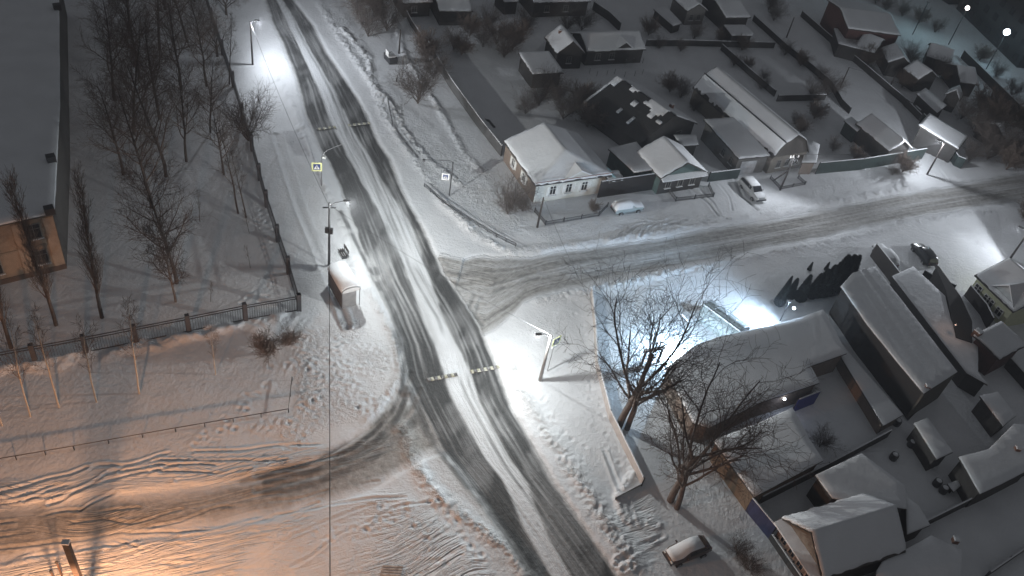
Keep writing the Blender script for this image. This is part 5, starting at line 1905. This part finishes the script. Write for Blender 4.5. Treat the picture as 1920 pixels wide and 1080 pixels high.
# the two big spreading trees in front of the yards
plant('spread', 1, (1160, 800), 22.5, "big bare spreading tree forking low behind the pale sheet fence", M_BARK, M_TWIG, .34, name="spreading_tree")
plant('spread', 5, (1175, 806), 17, "second stem of the big bare tree, leaning from the same foot", M_BARK, M_TWIG, .26, name="spreading_tree")
plant('spread', 2, (1256, 940), 21, "wide bare tree above the brown car", M_BARK, M_BROWNTWIG, .31, name="spreading_tree")
plant('spread', 6, (1268, 955), 18, "smaller bare tree leaning beside the wide one above the brown car", M_BARK, M_BROWNTWIG, .26, name="spreading_tree")
# park trees
park = [(332, 533, 19, 1, "tallest trunk at the open lower end of the park"), (312, 333, 19, 2, "park tree above the snowy gap"), (350, 305, 15, 3, "park tree close behind the pavement fence"), (285, 390, 18, 2, "park tree standing by itself in mid park"),
        (300, 225, 18, 1, "deep park tree in the dark middle row"), (250, 255, 17, 3, "park tree on the school side of the middle row"), (232, 330, 15, 1, "park tree nearest the school wall"), (340, 170, 17, 2, "forked park tree in the upper row"),
        (388, 164, 15, 3, "upper park tree near the pavement fence"), (262, 150, 18, 2, "dark upper park tree on the school side"), (300, 95, 18, 1, "park tree high up the dark rows"), (352, 80, 16, 3, "park tree high up by the pavement"), (245, 60, 18, 1, "farthest park tree on the school side"),
        (310, 20, 18, 2, "farthest park tree in the middle"), (365, 5, 15, 3, "farthest park tree by the pavement"), (395, 250, 13, 1, "slim park tree against the fence"), (420, 330, 12, 2, "slim park tree beside the fence bend"), (215, 190, 17, 3, "park tree shading the school roof")]
for x, y, hh, sd, lb in park:
    plant('tall', sd, (x, y), hh, "tall bare tree, " + lb, M_DARKBARK, M_BROWNTWIG, hh * .015, "bare trees in the school park", "tall_tree")
plant('tall', 4, (330, 568), 11, "crooked bare tree by the tallest park trunk", M_BARK, M_TWIG, .17)
for x, y, hh, lb in ((447, 402, 13, "slim bare tree in the park corner by the fence"), (462, 410, 11, "thinner bare tree next to the slim one by the fence"), (375, 418, 4.5, "small sapling alone on the park snow"), (468, 440, 4, "sapling near the fence bend"), (395, 568, 3, "tiny sapling behind the metal fence"), (470, 505, 3.5, "twiggy sapling at the end of the lamp's shadow"), (430, 160, 11, "bare tree leaning over the upper pavement fence")):
    plant('birch', 3, (x, y), hh, lb, M_DARKBARK, M_TWIG, hh * .011)
for i, (x, y, hh, lb) in enumerate(((192, 598, 19, "columnar poplar at the open side of the school"), (106, 612, 20, "columnar poplar in front of the school windows"), (22, 655, 19, "columnar poplar nearest the near corner of the school"))):
    plant('poplar', 1 + i % 2, (x, y), hh, lb, M_DARKBARK, M_POPLAR, .24, name="columnar_poplar")
for i, (x, y, hh, lb) in enumerate(((58, 783, 12, "pale birch nearest the track"), (112, 766, 12.5, "pale birch with spread twigs, second along the railing"), (182, 756, 12, "pale birch in the middle of the row"), (262, 740, 12.5, "pale birch with a thick twiggy crown before the fence post"), (405, 704, 7.5, "short pale birch before the long fence"), (5, 800, 12, "pale birch at the very start of the row"))):
    plant('birch', 11 + i % 2, (x, y), hh, lb, M_BIRCH, M_BROWNTWIG, .11, "birches along the railing", "birch_tree")
for x, y, hh, lb in ((500, 668, 3.6, "twiggy shrub at the fence corner"), (540, 650, 2.6, "thin shrub between the fence corner and the shelter")):
    plant('bush', 4, (x, y), hh, lb, M_BARK, M_BROWNTWIG, .06, name="bare_shrub")
# pavement trees by the far lamp
plant('bush', 1, (466, 266), 8.5, "fan shaped bare tree leaning out under the far lamp", M_DARKBARK, M_TWIG, .16, name="bare_shrub")
plant('spread', 7, (408, 108), 9, "bare tree beside the brightest lamp pool", M_DARKBARK, M_TWIG, .2, name="spreading_tree")
plant('spread', 7, (425, 30), 9, "bare tree at the very top of the pavement", M_DARKBARK, M_TWIG)
# verge and garden trees
plant('bush', 2, (783, 196), 8, "vase shaped bare tree on the far verge", M_BARK, M_TWIG, .14, name="bare_shrub")
plant('bush', 2, (952, 404), 6.5, "dense bare shrub at the corner of the white fronted house", M_BARK, M_BROWNTWIG)
plant('bush', 1, (980, 398), 4.0, "brown shrub between the corner pole and the white fronted house", M_BARK, M_BROWNTWIG)
plant('bush', 4, (1112, 398), 2.2, "little shrub in the front garden of the white fronted house", M_BARK, M_BROWNTWIG)
gard = [(1235, 92, 3, "scrub against the back fence, first along it"), (1275, 98, 3, "scrub against the back fence, second along it"), (1390, 96, 3.5, "scrub against the back fence beside the small rounded shed"), (1375, 125, 3, "scrub on the fence between the two far gardens"), (1425, 168, 3, "scrub lower on the fence between the two far gardens"),
        (1400, 130, 2.5, "low brown scrub in the middle of the far garden"), (1430, 150, 2.5, "low scrub near the closed garden corner"), (1470, 105, 3.5, "scrub on the long garden fence"), (1500, 125, 3.5, "scrub midway on the long garden fence"), (1535, 150, 3.5, "scrub near the lower end of the long garden fence"), (1590, 105, 5, "dark bush below the red brick house's lean-to"), (1625, 125, 4.5, "dark bush on the lane beside the ragged far roof"),
        (1700, 120, 5, "dark bush among the far houses"), (1750, 145, 5, "dark bush between the far houses' gables"), (1690, 165, 4, "dark bush by the short lane pole's fence"), (1660, 20, 4, "first dark hedge bush on the apartment road"), (1690, 32, 4, "second dark hedge bush on the apartment road"), (1722, 45, 4, "third dark hedge bush on the apartment road"), (1752, 62, 4, "fourth dark hedge bush on the apartment road"), (1640, 8, 4, "dark hedge bush at the top of the apartment road"),
        (1835, 115, 4, "hedge bush under the brilliant lamp"), (1865, 145, 4, "hedge bush farther along under the brilliant lamp"), (1895, 180, 4, "last hedge bush of the apartment road"), (1860, 255, 8, "dense dark tree in the middle of the dark garden"), (1800, 225, 6, "dark tree behind the lit eave"), (1845, 275, 7, "dark tree in front of the dense one"), (1885, 320, 6, "dark tree reaching over the street end"),
        (985, 215, 5, "dark shrub just behind the white fronted roof's corner"), (1055, 225, 6, "tall dark shrub before the bare dark roof"), (1085, 200, 5, "dark shrub on the planted garden's edge"), (1025, 175, 5, "dark shrub under the square shed"), (1120, 210, 4, "dark shrub against the bare dark roof"), (880, 70, 5, "dark shrub in the middle of the top garden"), (915, 55, 5, "dark shrub high in the top garden"), (985, 60, 5, "dark shrub above the square shed"),
        (1500, 250, 3, "scrub along the gambrel house's garden side"), (1490, 235, 3, "more scrub along the gambrel house's garden side"), (1560, 285, 3, "scrub inside the green street fence"), (1600, 300, 3, "scrub in the corner of the green street fence"),
        (690, 70, 8, "thick dark tree beside the far road"), (725, 60, 8, "thick dark tree behind the verge pole"), (700, 25, 9, "thick dark tree at the top of the verge"), (670, 30, 7, "dark roadside shrub at the top"), (812, 150, 6, "dark shrub at the end of the grey fence"), (800, 115, 6, "dark shrub at the top of the grey fence"),
        (850, 95, 5, "round dark shrub in the top garden"), (930, 85, 6, "dark reddish shrub in the top garden"), (960, 95, 6, "dark reddish shrub next to the square shed"), (905, 90, 5, "small dark shrub in mid garden"), (945, 110, 5, "low dark shrub before the empty garden"), (865, 105, 4, "low shrub at the empty garden's edge"),
        (1060, 60, 5, "shrub behind the pointed back row house"), (1090, 58, 5, "shrub behind the long low back house"), (1215, 68, 4, "shrub at the end of the long low back house"), (1010, 200, 5, "dark shrub behind the white fronted house"), (1040, 190, 5, "dark shrub between the shed and the bare dark roof"), (1100, 240, 5, "dark shrub beside the bare dark roof"),
        (1070, 215, 5, "dark garden shrub behind the planted rows"), (1275, 185, 4, "shrub behind the bare dark roof"), (1255, 175, 4, "small shrub behind the bare dark roof's snowy edge"), (1300, 210, 3, "low shrub between the dark roof and the garage"), (1300, 75, 4, "shrub before the back fence"), (1350, 80, 3, "low shrub by the small rounded shed"),
        (1450, 40, 5, "shrub behind the far utility pole"), (1440, 20, 5, "shrub at the top of the far gardens"), (1525, 225, 4, "shrub alone in the garden beside the gambrel house"), (1520, 190, 5, "dark shrub at the closed garden corner"), (1550, 180, 5, "dark shrub near the bare utility pole"), (1690, 325, 4, "dark shrub at the street corner of the alley"), (1672, 330, 3, "smaller dark shrub by the green street fence"),
        (1850, 300, 8, "largest dark tree of the garden beyond the alley"), (1880, 270, 8, "dark tree behind the largest one beyond the alley"), (1825, 250, 7, "dark tree by the lit eave"), (1870, 235, 7, "dark tree near the notched garden house"), (1835, 215, 6, "dark shrub in the far plots"), (1815, 305, 5, "dark shrub before the lit eave house"), (1900, 300, 6, "dark tree at the street end beyond the alley"),
        (1780, 160, 4, "shrub in the far plots"), (1690, 145, 5, "shrub beside the short lane pole"), (1650, 130, 5, "shrub below the ragged far roof"), (1920, 420, 5, "shrub at the street beyond the last lamp"), (1535, 840, 3.5, "dark shrub against the annex yard"), (1500, 745, 3, "shrub by the blue screen"), (1470, 640, 2.5, "thin shrub behind the snow roofed house"), (1380, 1040, 3, "dark shrub along the low fence near the brown car"), (1400, 1070, 3, "second dark shrub along the low fence")]
for i, (x, y, hh, lb) in enumerate(gard):
    k = (1, 2, 4)[i % 3]
    plant('bush', k, (x, y), hh, lb, M_DARKBARK, M_TWIG, group="bare shrubs in the gardens")
# vine stakes in the planted garden
gs = "thin stake among the dry stalks in the planted garden"
for i in range(14):
    b = G(1100 + (i % 7) * 17 + (i * 7) % 5, 118 + (i // 7) * 22 + (i * 5) % 7)
    root = empty("garden_stake", b, gs, "stake", "stakes in the planted garden")
    MB().tube([b, b + np.array([.05, 0, 1.2])], .035, 5).build("shaft", M_WOODPOLE, root)
    MB().ball(b + np.array([.05, 0, 1.22]), .05, 6, 4).build("cap", SNOW, root)

# thujas
rngt = np.random.default_rng(5)


def thuja(px, hgt, label, key=[None]):
    p = G(*px)
    if key[0] is None:
        root = empty("thuja", p, label, "tree", "thujas beside the floodlit yard")
        MB().tube([p, p + np.array([0, 0, 1.0])], .09, 6).build("trunk", M_BARK, root)
        V, F = [], []
        for i in range(2600):
            z = rngt.random() ** 1.25
            rr_ = .62 * (1 - z) ** .75 * (.35 + .65 * rngt.random() ** .4) * min(1, .45 + z * 6)
            th = rngt.random() * 6.28
            c = np.array([rr_ * math.cos(th), rr_ * math.sin(th), .15 + z * 3.2])
            s = .13
            d = np.array([math.cos(th) * .5, math.sin(th) * .5, 1.0]) + rngt.normal(0, .3, 3)
            d /= np.linalg.norm(d)
            e = np.cross(d, rngt.normal(0, 1, 3))
            e /= np.linalg.norm(e)
            o = len(V)
            V += [c - e * s * .5, c + e * s * .5, c + d * s * 2.0]
            F.append((o, o + 1, o + 2))
        me = bpy.data.meshes.new("crown")
        me.from_pydata([tuple(v) for v in V], [], F)
        me.materials.append(M_CONE)
        o = bpy.data.objects.new("crown", me)
        COL.objects.link(o)
        o.parent = root
        key[0] = root
    else:
        root = copy_tree(key[0])
        root["label"] = label
    s = hgt / 3.4
    root.location = tuple(p)
    root.scale = (s, s, s)
    root.rotation_euler = (0, 0, rngt.random() * 6)
    return root


th = [((1458, 574), (1480, 538)), ((1477, 562), (1498, 531)), ((1496, 566), (1517, 524)), ((1517, 560), (1538, 521)), ((1527, 558), (1548, 512)), ((1537, 557), (1560, 505)), ((1548, 554), (1570, 496)), ((1556, 548), (1587, 490)), ((1568, 545), (1598, 489)), ((1580, 540), (1611, 490))]
words = ["first", "second", "third", "fourth", "fifth", "sixth", "seventh", "eighth", "ninth", "last"]
for i, (b, t) in enumerate(th):
    thuja(b, tall(b, t) * 1.15, words[i] + " dark thuja of the row, counted from the yard floodlight")
for b, hh, lb in (((1476, 538), 1.8, "small lone conifer behind the first thujas"), ((1516, 508), 1.5, "small snowy conifer nearest the street verge"), ((1547, 508), 1.5, "small conifer just behind the thuja row")):
    thuja(b, hh, lb)


# ------------------------------------------------------------------ winter air
HX, HY = (-900.0, 900.0), (-700.0, 1000.0)
hz = MB().box(((HX[0] + HX[1]) / 2, (HY[0] + HY[1]) / 2, -2.0), (HX[1] - HX[0], HY[1] - HY[0], 90.0)).build("haze", None, None)
hm = bpy.data.materials.new("winter_air")
hm.use_nodes = True
t = hm.node_tree
t.nodes.clear()
vo = t.nodes.new("ShaderNodeVolumePrincipled")
vo.inputs["Color"].default_value = (.93, .94, 1.0, 1)
vo.inputs["Density"].default_value = 0.0014
vo.inputs["Anisotropy"].default_value = 0.2
ou = t.nodes.new("ShaderNodeOutputMaterial")
t.links.new(vo.outputs[0], ou.inputs["Volume"])
hz.data.materials.clear()
hz.data.materials.append(hm)
hz["kind"] = "stuff"
